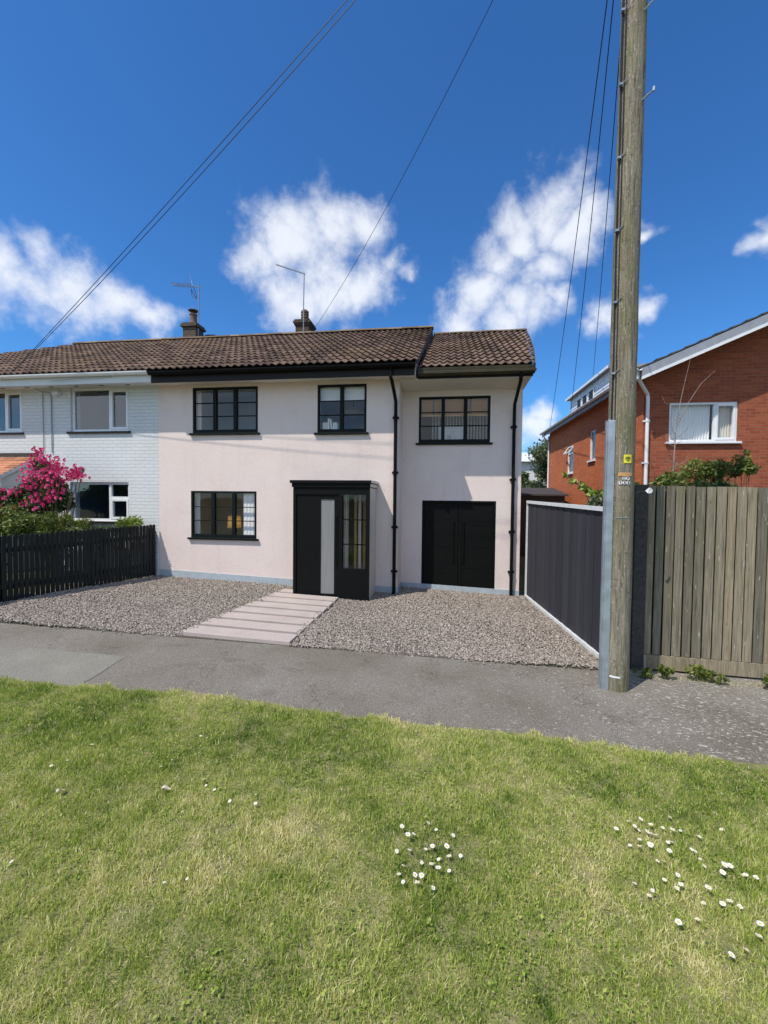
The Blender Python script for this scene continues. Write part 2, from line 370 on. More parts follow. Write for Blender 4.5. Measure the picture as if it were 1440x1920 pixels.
def pole_mat():
    m = Mat('weathered_pole_wood')
    g = m.noise(1, 8, m.map((55, 55, 3.0)), .65, .8); g2 = m.noise(1, 6, m.map((18, 18, 1.2)), .6, 1.5)
    col = m.mix(g2, (.14, .12, .085), (.33, .295, .23))
    col = m.mix(1, col, m.ramp(g, [(.30, .30), (.5, 1), (.72, 1.5)]), 'MULTIPLY')
    col = m.mix(m.ramp(m.noise(1.0, 4, m.map((3, 3, 1.2))), [(.45, 0), (.68, .55)]), col, (.13, .135, .045))
    cr = m.ramp(m.noise(1, 5, m.map((9, 9, 34)), .6, 2.4), [(.33, 1), (.39, 0)])
    col = m.mix(m.math('MULTIPLY', cr, .75), col, (.05, .045, .035))
    sp = m.ramp(m.noise(1, 3, m.map((70, 70, 18))), [(.60, 0), (.70, .8)])
    col = m.mix(sp, col, (.46, .42, .34))
    n = m.bump(g, .008, .8); n = m.bump(cr, .004, -.6 if False else .5, n)
    return m.out(col, .9, n, .15)
M['pole'] = pole_mat()

def asphalt_mat():
    m = Mat('worn_asphalt')
    fine = m.noise(120, 4, rough=.75); med = m.noise(38, 5); big = m.noise(.9, 5)
    col = m.ramp(fine, [(.32, (.085, .076, .063)), (.5, (.205, .186, .158)), (.70, (.47, .43, .37))])
    col = m.mix(1, col, m.ramp(big, [(.3, (.76, .73, .67)), (.5, (.96, .95, .93)), (.7, (1.10, 1.10, 1.12))]), 'MULTIPLY')
    col = m.mix(m.ramp(m.noise(3.3, 6), [(.55, 0), (.70, .35)]), col, (.12, .105, .075))
    cv = m.voro(.55, m.map((1, 1, 1)), 'DISTANCE_TO_EDGE')
    wv_ = m.math('ADD', cv, m.math('MULTIPLY', m.math('SUBTRACT', m.noise(7, 5), .5), .25)); col = m.mix(m.ramp(m.math('ABSOLUTE', wv_, 0.0), [(.0, .55), (.006, 0)]), col, (.05, .045, .04))
    col = m.mix(1, col, m.ramp(med, [(.3, .86), (.7, 1.08)]), 'MULTIPLY')
    # pale scuffed flecks, denser towards the fence side (x > 0)
    sx = m.n.new('ShaderNodeSeparateXYZ'); m.l(m.tc.outputs['Object'], sx.inputs[0])
    dens = m.n.new('ShaderNodeMapRange'); m.l(sx.outputs[0], dens.inputs[0]); dens.inputs[1].default_value = -1.5; dens.inputs[2].default_value = 2.4
    dens.inputs[3].default_value = .015; dens.inputs[4].default_value = .150
    fl = m.noise(1, 4, m.map((22, 42, 30), rot=(0, 0, rad(20))), .6, .4)
    thr = m.math('ADD', fl, dens.outputs[0]); f = m.ramp(thr, [(.735, 0), (.765, .85)])
    col = m.mix(f, col, (.50, .47, .42))
    return m.out(col, .92, m.bump(fine, .006, .8, m.bump(m.voro(90), .004, .4)), .2)
M['asphalt'] = asphalt_mat()
def patch_mat():
    m = Mat('pale_concrete_patch'); f = m.noise(110, 4, rough=.75)
    col = m.ramp(f, [(.3, (.12, .115, .092)), (.5, (.245, .235, .195)), (.72, (.46, .44, .37))])
    col = m.mix(1, col, m.ramp(m.noise(2.5, 4), [(.3, .86), (.7, 1.05)]), 'MULTIPLY')
    return m.out(col, .92, m.bump(f, .005), .2)
M['patch'] = patch_mat()
def slab_mat():
    m = Mat('pink_paving_slab'); f = m.noise(160, 3, rough=.7)
    col = m.ramp(f, [(.32, (.30, .25, .22)), (.5, (.49, .42, .38)), (.7, (.58, .505, .465))])
    col = m.mix(1, col, m.ramp(m.noise(3, 4), [(.3, .90), (.7, 1.04)]), 'MULTIPLY')
    return m.out(col, .85, m.bump(f, .002), .25)
M['slab'] = slab_mat()
def soil_mat(name, a, b, sc=6):
    m = Mat(name); col = m.mix(m.ramp(m.noise(sc, 6), [(.35, 0), (.65, 1)]), a, b)
    col = m.mix(1, col, m.ramp(m.noise(90, 4), [(.3, .6), (.7, 1.15)]), 'MULTIPLY')
    return m.out(col, .95, m.bump(m.noise(70, 5), .015), .1)
M['soil'] = soil_mat('earth_and_rough_grass', (.085, .10, .035), (.15, .13, .07), 3)
M['lawn_soil'] = soil_mat('lawn_soil', (.17, .19, .06), (.34, .31, .15), 9)
M['gravel_base'] = soil_mat('gravel_bed', (.11, .095, .08), (.17, .15, .13), 20)
m_ = Mat('gravel_stone'); a_ = m_.attr()
M['stone'] = m_.out(m_.mix(1, m_.ramp(a_.outputs['Fac'], [(0, (.14, .12, .10)), (.3, (.25, .215, .18)), (.6, (.36, .31, .265)), (.85, (.48, .42, .36)), (1, (.64, .60, .53))]), m_.ramp(m_.noise(50, 3), [(.3, .8), (.7, 1.1)]), 'MULTIPLY'), .85, None, .25)
M['grass'] = leaf_mat('grass_blade', [(0, (.06, .13, .018)), (.22, (.17, .265, .035)), (.48, (.35, .44, .08)), (.72, (.55, .56, .17)), (.86, (.66, .61, .30)), (1, (.84, .76, .50))], .3)
M['leaf_dark'] = leaf_mat('dark_leaf', [(0, (.018, .035, .012)), (.5, (.045, .085, .022)), (.85, (.10, .16, .04)), (1, (.20, .26, .09))])
M['leaf_mid'] = leaf_mat('mid_leaf', [(0, (.03, .05, .012)), (.4, (.09, .13, .025)), (.75, (.19, .23, .05)), (1, (.34, .33, .12))])
M['leaf_bright'] = leaf_mat('bright_leaf', [(0, (.07, .12, .02)), (.5, (.22, .30, .05)), (1, (.45, .48, .16))])
M['leaf_grey'] = leaf_mat('grey_green_leaf', [(0, (.035, .055, .03)), (.5, (.11, .145, .07)), (.85, (.22, .25, .14)), (1, (.42, .45, .33))])
M['shade'] = leaf_mat('lit_lampshade', [(0, (.8, .62, .42)), (1, (.8, .62, .42))], .4)
M['petal_pink'] = leaf_mat('pink_petal', [(0, (.40, .018, .13)), (.5, (.76, .06, .32)), (.85, (.88, .20, .48)), (1, (.95, .50, .68))], .25)
M['daisy_white'] = leaf_mat('daisy_petal', [(0, (.75, .75, .72)), (1, (.92, .92, .90))], .15)
M['daisy_yellow'] = simple('daisy_centre', (.75, .50, .04), .8, .1, 80)
M['dead_leaf'] = simple('dry_leaf', (.60, .52, .38), .8, .25, 40)

# ------------------------------------------------------------------ ground
def strip(name, left, right, dz, mat, kind='structure', nx=40):
    """sheet between two polylines (front, back) as functions of x"""
    xs = np.linspace(left, right, nx+1)
    return xs
def sheet(name, front, back, mat, dz, label=None, parent=None):
    """front/back: lists of (x, y) with matching counts; z follows the ground"""
    n = len(front); vs = [(x, y, gz(x)+dz) for x, y in front]+[(x, y, gz(x)+dz) for x, y in back]
    mb = MB(); mb.add(vs, [(i, i+1, n+i+1, n+i) for i in range(n-1)])
    o = mb.build(name, mat, parent); o['kind'] = 'structure'; return o
gx = [-600, -60, -13]+[x for x in range(-12, 10)]+[60, 600]
o = sheet('ground', [(x, -300) for x in gx], [(x, 1500) for x in gx], M['soil'], -.03)

def pl(pts, x):
    xs = [p[0] for p in pts]; ys = [p[1] for p in pts]; return float(np.interp(x, xs, ys))
BACKE = [(-14, 4.88), (-7, 4.93), (-1.26, 5.21), (1.9, 5.38), (3.8, 5.50), (9, 5.8)]
FRONTE = [(-14, 3.3), (-4.33, 3.58), (-2.4, 3.72), (-.49, 3.68), (2.6, 3.70), (9, 3.75)]
px = [x*.5 for x in range(-28, 19)]
sheet('pavement', [(x, pl(FRONTE, x)-.25) for x in px], [(x, pl(BACKE, x)+.12) for x in px], M['asphalt'], .004)
sheet('road_lawn_verge', [(x, -3) for x in px], [(x, pl(FRONTE, x)-.02+.03*math.sin(x*2.3)) for x in px], M['lawn_soil'], .016)
bpy.data.objects['road_lawn_verge'].name = 'lawn'
sheet('gravel_bed', [(x, pl(BACKE, x)) for x in (-7.2, -6, -5, -4, -3, -2, -1, 0, 1, 2.06)], [(x, 9.6) for x in (-7.2, -6, -5, -4, -3, -2, -1, 0, 1, 1.8)], M['gravel_base'], .010)
# paler repaired squares in the pavement
def patch(poly):
    mb = MB(); mb.add([(x, y, gz(x)+.008) for x, y in poly], [tuple(range(len(poly)))]); o = mb.build('pavement', M['patch']); o['kind'] = 'structure'; return o
patch([(-5.75, 3.50), (-4.6, 3.50), (-3.50, 3.55), (-3.53, 3.9), (-3.59, 4.20), (-3.60, 4.345), (-3.9, 4.36), (-4.3, 4.325), (-4.68, 4.33), (-5.0, 4.27), (-5.32, 4.25), (-5.5, 4.0)])

# ------------------------------------------------------------------ gravel stones (uncountable)
def icosa():
    t = (1+5**.5)/2
    v = np.array([(-1, t, 0), (1, t, 0), (-1, -t, 0), (1, -t, 0), (0, -1, t), (0, 1, t), (0, -1, -t), (0, 1, -t), (t, 0, -1), (t, 0, 1), (-t, 0, -1), (-t, 0, 1)], float)
    v /= np.linalg.norm(v[0])
    f = np.array([(0, 11, 5), (0, 5, 1), (0, 1, 7), (0, 7, 10), (0, 10, 11), (1, 5, 9), (5, 11, 4), (11, 10, 2), (10, 7, 6), (7, 1, 8), (3, 9, 4), (3, 4, 2), (3, 2, 6), (3, 6, 8), (3, 8, 9), (4, 9, 5), (2, 4, 11), (6, 2, 10), (8, 6, 7), (9, 8, 1)])
    return v, f
SLAB0 = (-3.47, -1.94); SLAB1 = (-3.13, -1.92)      # left/right x of the path at its front and back
def path_x(y):
    t = (y-5.15)/(8.0-5.15); return SLAB0[0]+(SLAB1[0]-SLAB0[0])*t, SLAB0[1]+(SLAB1[1]-SLAB0[1])*t
def vnoise(x, y, s, seed):
    r = np.random.default_rng(seed); g = r.random((64, 64))
    X = x*s+17; Y = y*s+9; i = np.floor(X).astype(int); j = np.floor(Y).astype(int); u = X-i; v = Y-j
    u = u*u*(3-2*u); v = v*v*(3-2*v)
    a = g[i % 64, j % 64]; b = g[(i+1) % 64, j % 64]; c = g[i % 64, (j+1) % 64]; d = g[(i+1) % 64, (j+1) % 64]
    return (a*(1-u)+b*u)*(1-v)+(c*(1-u)+d*u)*v
def gravel():
    n = 135000
    x = RNG.uniform(-7.15, 2.05, n); y = 4.95+4.3*RNG.random(n)**1.12
    be = np.interp(x, [p[0] for p in BACKE], [p[1] for p in BACKE])
    edge = RNG.normal(0, .02, n)+.06*(vnoise(x, y*0, 3.1, 71)-.5)-.16*(RNG.random(n) < .012)*RNG.random(n)
    ok = (y > be+.015+edge) & (y < np.where(x > -.9, 9.25, 8.55))
    t = (y-5.15)/2.85; xl = SLAB0[0]+(SLAB1[0]-SLAB0[0])*t; xr = SLAB0[1]+(SLAB1[1]-SLAB0[1])*t
    on = (x > xl+.01) & (x < xr-.01) & (y < 7.75); stray = on & (np.minimum(x-xl, xr-x) < .12*RNG.random(n)**2) & (RNG.random(n) < .10); ok &= (~on) | stray
    x, y = x[ok], y[ok]; n = len(x)
    v, f = icosa()
    s = RNG.uniform(.008, .0150, n)*np.where(RNG.random(n) < .06, 1.35, 1)
    sc = np.stack([s*RNG.uniform(.8, 1.45, n), s*RNG.uniform(.7, 1.1, n), s*RNG.uniform(.5, .85, n)], 1)
    ang = RNG.uniform(0, 6.283, n); ti = RNG.normal(0, .45, n)
    P = v[None]*sc[:, None, :]*(1+RNG.normal(0, .13, (n, 12, 1)))
    # tilt about x, turn about z
    c, q = np.cos(ti)[:, None], np.sin(ti)[:, None]
    Y = P[..., 1]*c-P[..., 2]*q; Z = P[..., 1]*q+P[..., 2]*c; X = P[..., 0]
    c, q = np.cos(ang)[:, None], np.sin(ang)[:, None]
    X, Y = X*c-Y*q, X*q+Y*c
    und = .010*np.sin(x*1.7+y)+.008*np.sin(y*3.1-x*.9)
    z = -.037*x+.013+und+RNG.uniform(0, .016, n)
    z = z+.046*stray[ok]*1.0
    V = np.stack([X+x[:, None], Y+y[:, None], Z+z[:, None]], -1).reshape(-1, 3)
    F = (f[None]+np.arange(n)[:, None, None]*12).reshape(-1, 3)
    o = mesh_obj('gravel', V, F, M['stone'], rnd=np.repeat(RNG.beta(2.2, 2.2, n), 20))
    props(o, 'loose grey brown gravel spread over the front drive', 'gravel', kind='stuff')
gravel()

# ------------------------------------------------------------------ grass
def blades(x, y, h, w, rnd, lean=.55, name='grass', label='short rough mown grass of the verge', z0=.012):
    n = len(x)
    az = RNG.uniform(0, 6.283, n); ln = np.abs(RNG.normal(0, lean, n))+.15
    dx, dy = np.cos(az), np.sin(az); fa = RNG.uniform(0, 6.283, n); sx, sy = np.cos(fa)*w/2, np.sin(fa)*w/2
    zb = -.037*np.clip(x, -13, 9)+z0
    hh = h*np.cos(np.clip(ln, 0, 1.35)); rr_ = h*np.sin(np.clip(ln, 0, 1.35))
    V = np.empty((n, 5, 3))
    V[:, 0] = np.stack([x-sx, y-sy, zb-.01], 1); V[:, 1] = np.stack([x+sx, y+sy, zb-.01], 1)
    mxp, myp, mz = x+dx*rr_*.4, y+dy*rr_*.4, zb+hh*.62
    V[:, 2] = np.stack([mxp+sx*.8, myp+sy*.8, mz], 1); V[:, 3] = np.stack([mxp-sx*.8, myp-sy*.8, mz], 1)
    V[:, 4] = np.stack([x+dx*rr_, y+dy*rr_, zb+hh], 1)
    b = np.arange(n)[:, None]*5
    F = np.concatenate([b+np.array([[0, 1, 2]]), b+np.array([[0, 2, 3]]), b+np.array([[3, 2, 4]])], 0)
    o = mesh_obj(name, V.reshape(-1, 3), F, M['grass'], rnd=np.tile(rnd, 3))
    props(o, label, 'grass', kind='stuff'); return o
def lawn():
    n = 640000
    y = .9+(3.80-.9)*RNG.random(n)**.9
    half = 1.6+y*1.25
    x = -.14*y+RNG.uniform(-1, 1, n)*half
    fe = np.interp(x, [p[0] for p in FRONTE], [p[1] for p in FRONTE])
    rag = .04*np.sin(x*2.3)+.15*(vnoise(x, y, 5, 5)-.5)+.09*(vnoise(x, y, 21, 8)-.5)
    ok = y < fe+rag-.02
    x, y, = x[ok], y[ok]; fe = fe[ok]; n = len(x)
    big = vnoise(x, y, 1.1, 1)*.6+vnoise(x, y, 3.1, 2)*.4; med = vnoise(x, y, 9, 3); fine = vnoise(x, y, 26, 4)
    h = (.013+.028*med+.018*big)*RNG.uniform(.6, 1.4, n)*(.7+.6*fine)
    edge = np.clip(1-(fe-y)/.14, 0, 1)
    dry = vnoise(x, y, .9, 21)*.5+vnoise(x, y, 2.6, 22)*.3+vnoise(x, y, 12, 23)*.2
    base = .55+(dry-.5)*1.25+edge*.28+(.30-np.clip(y-.9, 0, 1)*.30)*.45
    r = np.clip(base+RNG.normal(0, .17, n)-(big-.5)*.25-(vnoise(x, y, 7, 61)-.5)*.26-(vnoise(x, y, 19, 62)-.5)*.26, 0.02, .97)
    st = RNG.random(n) < (.07+.28*np.clip(dry-.45, 0, 1)+.18*edge); r = np.where(st, RNG.uniform(.84, 1, n), r)
    thin = RNG.random(n) < (.55+.9*fine)*(.85+.35*med)
    w = RNG.uniform(.0022, .0042, n)*np.where(st, .8, 1)*(1+.25*(y/3.7))
    k = thin
    blades(x[k], y[k], h[k]*.85, w[k]*1.05, r[k], .95)
lawn()
def clover():
    # low broad leaves of clover and plantain between the blades
    n = 30000; y = .9+2.75*RNG.random(n); x = -.14*y+RNG.uniform(-1, 1, n)*(1.6+y*1.2)
    cl = vnoise(x, y, 3.2, 41)*.6+vnoise(x, y, 9, 42)*.4
    fe = np.interp(x, [p[0] for p in FRONTE], [p[1] for p in FRONTE]); k = (cl > .56) & (y < fe-.08); x, y = x[k], y[k]; n = len(x)
    a = RNG.uniform(0, 6.283, n); L = RNG.uniform(.008, .02, n); w = L*RNG.uniform(.3, .5, n); z = -.037*x+RNG.uniform(.02, .04, n); tl = RNG.uniform(-.3, .6, n)*L
    V = np.empty((n, 4, 3)); c, s_ = np.cos(a), np.sin(a)
    V[:, 0] = np.stack([x, y, z], 1); V[:, 1] = np.stack([x+c*L*.5-s_*w, y+s_*L*.5+c*w, z+tl*.5+.002], 1)
    V[:, 2] = np.stack([x+c*L, y+s_*L, z+tl], 1); V[:, 3] = np.stack([x+c*L*.5+s_*w, y+s_*L*.5-c*w, z+tl*.5+.002], 1)
    o = mesh_obj('clover', V.reshape(-1, 3), np.arange(n*4).reshape(n, 4), M['grass'], rnd=RNG.uniform(.15, .62, n))
    props(o, 'low clover leaves scattered through the lawn', 'clover', kind='stuff')
clover()

# daisies: one thing each
def daisy_proto():
    root = thing('daisy', (0, 0, 0), 'x', 'daisy')
    mb = MB()
    for i in range(15):
        a = 2*math.pi*i/15+random.uniform(-.06, .06); L = random.uniform(.0125, .0145); w = .0022
        c, s = math.cos(a), math.sin(a); z0 = .05; up = random.uniform(.000, .003)
        mb.add([(c*.003-s*w*.6, s*.003+c*w*.6, z0), (c*.003+s*w*.6, s*.003-c*w*.6, z0), (c*L*.8+s*w, s*L*.8-c*w, z0+up), (c*L, s*L, z0+up), (c*L*.8-s*w, s*L*.8+c*w, z0+up)], [(0, 1, 2, 3, 4)])
    mb.build('petals', M['daisy_white'], root, local=True)
    MB().lathe([(.0045, -.001), (.0045, .001), (.002, .0026)], (0, 0, .0505), 10).build('flower_centre', M['daisy_yellow'], root, local=True)
    MB().tube([(.003, .002, 0), (.001, 0, .03), (0, 0, .0495)], .0009, 5).build('stem', M['leaf_mid'], root, local=True)
    return root
C1 = [(1.0, .0)]
DC = {  # from pixel clusters projected onto the lawn: (x, y)
}
def lawn_pt(px_, py_):
    d = rr*((px_-720)/790)+uu*((960-py_)/790)+fw
    t = (.05-2.0)/(d.z+.037*d.x); p = Vector((0, 0, 2.0))+d*t
    return round(p.x, 3), round(p.y, 3)
mid = [(752,1552),(797,1544),(819,1555),(845,1560),(763,1570),(770,1566),(741,1590),(796,1588),(812,1588),(835,1587),(764,1599),(866,1597),(827,1607),(847,1609),(789,1613),(753,1626),(750,1638),(773,1633),(792,1637),(810,1624),(824,1638),(848,1633),(761,1651),(783,1665),(806,1661)]
rgt = [(1155,1556),(1196,1535),(1180,1543),(1188,1549),(1192,1552),(1205,1557),(1221,1565),(1234,1573),(1251,1530),(1242,1552),(1257,1581),(1224,1551),(1277,1555),(1261,1559),(1184,1583),(1201,1578),(1202,1593),(1219,1585),(1224,1584),(1253,1574),(1293,1585),(1295,1597),(1309,1568),(1256,1600),(1231,1612),(1244,1618),(1314,1608),(1313,1622),(1266,1633),(1350,1620),(1354,1632),(1369,1624),(1361,1555),(1189,1656),(1224,1664),(1219,1680),(1248,1649),(1263,1661),(1280,1663),(1331,1674),(1327,1697),(1361,1697),(1375,1699),(1383,1698),(1278,1733),(1311,1728),(1393,1639),(1402,1641),(1418,1643),(1435,1740),(1420,1760),(1367,1792),(1399,1789)]
lft = [(383,1464),(389,1467),(404,1478),(433,1499),(480,1487),(480,1503),(299,1432),(303,1437),(321,1421),(100,1432),(122,1425),(170,1397),(375,1382),(390,1380),(308,1650),(354,1644),(28,1612)]
LB = {'m': ('small white daisy in the loose clump at the bottom middle of the lawn', 'daisies in the middle clump'),
      'r': ('small white daisy in the wide drift on the right side of the lawn', 'daisies in the right hand drift'),
      'l': ('small white daisy among the sparse few on the left half of the lawn', 'sparse daisies on the left')}
proto = daisy_proto(); first = True
for key, pts in (('m', mid), ('r', rgt), ('l', lft)):
    for p in pts:
        x, y = lawn_pt(*p)
        o = proto if first else copy_tree(proto); first = False
        o.location = (x, y, gz(x)+random.uniform(-.002, .012)); o.rotation_euler = (random.uniform(-.1, .45), random.uniform(-.35, .25), random.uniform(0, 6))
        o.scale = [random.uniform(.75, 1.25)*(.75 if key == 'l' else 1)]*3
        props(o, *([LB[key][0], None, LB[key][1]]))
# dry pale leaves lying on the left of the lawn
def dead_leaf(px_, py_, L, lab):
    x, y = lawn_pt(px_, py_); mb = MB(); a = random.uniform(0, 3); pts = []
    n = 9
    for i in range(n+1):
        t = i/n; w = L*.28*math.sin(math.pi*t)**.7; bx = (t-.5)*L; z = .012*math.sin(t*5)+.045
        pts.append((bx, w, z+.008)); pts.append((bx, 0, z)); pts.append((bx, -w*.9, z+.006))
    vs = [(x+p[0]*math.cos(a)-p[1]*math.sin(a), y+p[0]*math.sin(a)+p[1]*math.cos(a), gz(x)+p[2]) for p in pts]
    fs = []
    for i in range(n):
        k = i*3; fs += [(k, k+1, k+4, k+3), (k+1, k+2, k+5, k+4)]
    mb.add(vs, fs); o = mb.build('dead_leaf', M['dead_leaf']); props(o, lab, 'leaf')
dead_leaf(113, 1482, .055, 'pale curled dry leaf at the far left of the lawn')
dead_leaf(311, 1478, .06, 'pale dry leaf on the lawn below the end of the light paving patch')
dead_leaf(643, 1481, .03, 'tiny orange brown dry leaf near the middle of the lawn')

# ------------------------------------------------------------------ walls with openings
def wall_y(mb, x0, x1, z0, z1, holes, y, th):
    xs = sorted({x0, x1, *[h[0] for h in holes], *[h[1] for h in holes]}); zs = sorted({z0, z1, *[h[2] for h in holes], *[h[3] for h in holes]})
    for i in range(len(xs)-1):
        for j in range(len(zs)-1):
            cx, cz = (xs[i]+xs[i+1])/2, (zs[j]+zs[j+1])/2
            if any(h[0] < cx < h[1] and h[2] < cz < h[3] for h in holes): continue
            a, b, c, d = xs[i], xs[i+1], zs[j], zs[j+1]
            mb.quad((a, y, c), (b, y, c), (b, y, d), (a, y, d)); mb.quad((a, y+th, c), (a, y+th, d), (b, y+th, d), (b, y+th, c))
    for h in holes:
        a, b, c, d = h
        mb.quad((a, y, c), (a, y+th, c), (b, y+th, c), (b, y, c)); mb.quad((a, y, d), (b, y, d), (b, y+th, d), (a, y+th, d))
        mb.quad((a, y, c), (a, y, d), (a, y+th, d), (a, y+th, c)); mb.quad((b, y, c), (b, y+th, c), (b, y+th, d), (b, y, d))
    mb.quad((x0, y, z0), (x0, y, z1), (x0, y+th, z1), (x0, y+th, z0)); mb.quad((x1, y, z0), (x1, y+th, z0), (x1, y+th, z1), (x1, y, z1))
    mb.quad((x0, y, z1), (x1, y, z1), (x1, y+th, z1), (x0, y+th, z1))
def wall_x(mb, y0, y1, z0, z1, holes, x, th):
    t = MB(); wall_y(t, y0, y1, z0, z1, holes, 0, th)
    mb.add([(x+p[1], p[0], p[2]) for p in t.v], [f[::-1] for f in t.f])

def black_window(house, x0, x1, z0, z1, y, cols, label=None):
    w = MB(); fo = .045; yf, yb = y-.004, y+.06
    w.box(x0, x1, yf, yb, z1-fo, z1); w.box(x0, x1, yf, yb, z0, z0+.075)
    w.box(x0, x0+fo, yf, yb, z0+.075, z1-fo); w.box(x1-fo, x1, yf, yb, z0+.075, z1-fo)
    cw = (x1-x0-2*fo)/cols
    for i in range(1, cols):
        xc = x0+fo+cw*i; w.box(xc-.038, xc+.038, yf-.006, yb, z0+.075, z1-fo)
    ih = (z1-fo-z0-.075)/3
    for j in (1, 2):
        zc = z0+.075+ih*j
        for i in range(cols):
            a = x0+fo+cw*i+(.038 if i else 0); b = x0+fo+cw*(i+1)-(.038 if i < cols-1 else 0)
            w.box(a, b, yf+.008, yb-.02, zc-.009, zc+.009)
    wo = w.build('window', M['frame'], house, bevel=.003)
    if label: wo['label'] = label
    MB().quad((x0+fo, y+.03, z0+.07), (x1-fo, y+.03, z0+.07), (x1-fo, y+.03, z1-fo), (x0+fo, y+.03, z1-fo)).build('window_pane', M['glass'], wo)
    MB().box(x0-.06, x1+.05, y-.055, y+.02, z0-.042, z0-.001).build('window_sill', M['frame'], wo, bevel=.003)
    return wo

def room(house, x0, x1, z0, z1, y0, y1, mat):
    mb = MB()
    mb.quad((x0, y1, z0), (x1, y1, z0), (x1, y1, z1), (x0, y1, z1)); mb.quad((x0, y0, z0), (x0, y1, z0), (x0, y1, z1), (x0, y0, z1))
    mb.quad((x1, y0, z0), (x1, y0, z1), (x1, y1, z1), (x1, y1, z0)); mb.quad((x0, y0, z0), (x1, y0, z0), (x1, y1, z0), (x0, y1, z0))
    mb.quad((x0, y0, z1), (x0, y1, z1), (x1, y1, z1), (x1, y0, z1))
    return mb.build('room_interior', mat, house)

# ------------------------------------------------------------------ pantile roof surface
def pantiles(name, mat, parent, xl, xr, y0, z0, y1, z1, tw=.155, course=.34, amp=.026, rise=.034, flip=False):
    """xl(t), xr(t): left and right limits for t in 0..1 up the slope"""
    L = math.hypot(y1-y0, z1-z0); nc = int(round(L/course)); up = ((y1-y0)/L, (z1-z0)/L); nr = (-up[1], up[0])
    X0 = min(xl(0), xl(1), xl(.5)); X1 = max(xr(0), xr(1), xr(.5)); per = 6
    xs = np.arange(math.floor(X0/tw)*tw, X1+tw, tw/per)
    # interlocking double-roll profile
    ph = (xs/tw) % 1.0
    prof = amp*np.where(ph < .55, np.sin(np.pi*ph/.55)**.8, -.35*np.sin(np.pi*(ph-.55)/.45))
    V = []; F = []; R = []
    rr_ = np.random.default_rng(5).random((nc, len(xs)))
    for c in range(nc):
        s0 = L*c/nc; s1 = L*(c+1)/nc+.02
        jit = np.random.default_rng(c).normal(0, .0035, len(xs)//per+2).repeat(per)[:len(xs)]
        rows = []
        for s, lift in ((s0, rise-.018), (s0, rise), (s1, 0.0)):
            t = min(1, max(0, s/L)); a, b = xl(t), xr(t)
            xc = np.clip(xs, a, b)
            pc = np.interp(xc, xs, prof) + lift + jit*(1 if lift == rise else 0)
            base = len(V)
            for x, h in zip(xc, pc): V.append((x, y0+up[0]*s+nr[0]*h, z0+up[1]*s+nr[1]*h))
            rows.append(base)
        n = len(xs)
        for k in range(n-1):
            a, b = xl(min(1, s0/L)), xr(min(1, s0/L))
            if xs[k+1] <= min(a, xl(min(1, s1/L))) or xs[k] >= max(b, xr(min(1, s1/L))): continue
            ti = rr_[c, (k//per//2) % len(xs)]
            for q in (0, 1):
                F.append((rows[q]+k, rows[q]+k+1, rows[q+1]+k+1, rows[q+1]+k)); R.append(ti)
    mb = MB(); mb.v = V; mb.f = F; mb.r = R
    o = mb.build(name, mat, parent); return o

def ridge_tiles(mb, x0, x1, y, z, r=.12, L=.45, dx=None):
    x = x0
    while x < x1-.02:
        e = min(x+L, x1); k = 7
        vs = []; jr = random.uniform(-.004, .004)
        for xx in (x, e-.006):
            for i in range(k+1):
                a = math.pi*(i/k)*.9+math.pi*.05; vs.append((xx, y-math.cos(a)*r, z+math.sin(a)*r*.75-.03+jr))
        mb.add(vs, [(i, i+1, k+2+i, k+1+i) for i in range(k)]+[tuple(range(k+1)), tuple(range(k+1, 2*k+2))[::-1]])
        x = e

# ------------------------------------------------------------------ the pink house
YA, YB = 8.5, 9.2
XL, XC, XR = -6.19, -.90, 1.62        # party line, inner corner, right corner
H = thing('pink_house', (-2.3, 10.4, 0), 'pale pink rendered house with black windows, porch and a set back right end', 'house')
win = [(-5.38, -3.90, 3.36, 4.335), (-2.60, -1.57, 3.34, 4.325), (-5.43, -3.93, 1.11, 2.12)]
w4 = (-.545, .965, 3.205, 4.195); gd = (-.45, 1.115, .03, 1.965)
mb = MB()
wall_y(mb, XL, XC, -.5, 4.72, [(a, b, c, d) for a, b, c, d in win]+[(-2.7, -1.45, .1, 2.2)], YA, .26)
wall_y(mb, XC, XR, -.5, 4.75, [w4, gd], YB, .26)
mb.box(XC-.26, XC, YA+.26, YB+.26, -.5, 4.72)
mb.box(XR-.26, XR, YB+.26, 16.0, -.5, 4.6)
mb.box(XL, XR-.26, 16.0, 16.26, -.5, 4.6)
# gable triangle on the right end
mb.prism([(XR-.26, YB, 4.75), (XR-.26, 12.3, 6.4), (XR-.26, 15.6, 4.6), (XR-.26, YB, 4.6)], (.2, 0, 0))
mb.build('wall', M['pink'], H)
# plinth follows the falling ground
mb = MB()
def plinth(x0, x1, y, h=.15):
    mb.prism([(x0, y-.014, gz(x0)-.3), (x1, y-.014, gz(x1)-.3), (x1, y-.014, gz(x1)+h), (x0, y-.014, gz(x0)+h)], (0, .012, 0))
plinth(XL, XC+.013, YA, .16); plinth(XC+.016, XR, YB, .13)
mb.box(XC+.002, XC+.014, YA-.002, YB-.016, -.3, gz(XC)+.14)
mb.build('plinth', M['plinth'], H)
for (a, b, c, d), n in zip(win, (3, 2, 3)): black_window(H, a, b, c, d, YA, n)
black_window(H, *w4, YB, 3)
# rooms
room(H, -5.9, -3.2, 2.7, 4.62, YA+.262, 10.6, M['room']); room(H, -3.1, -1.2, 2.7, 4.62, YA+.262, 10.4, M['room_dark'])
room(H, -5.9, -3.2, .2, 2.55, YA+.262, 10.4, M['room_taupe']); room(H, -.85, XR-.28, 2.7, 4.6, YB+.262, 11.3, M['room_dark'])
room(H, -3.1, -1.2, .05, 2.5, YA+.262, 11.0, M['room_dark'])
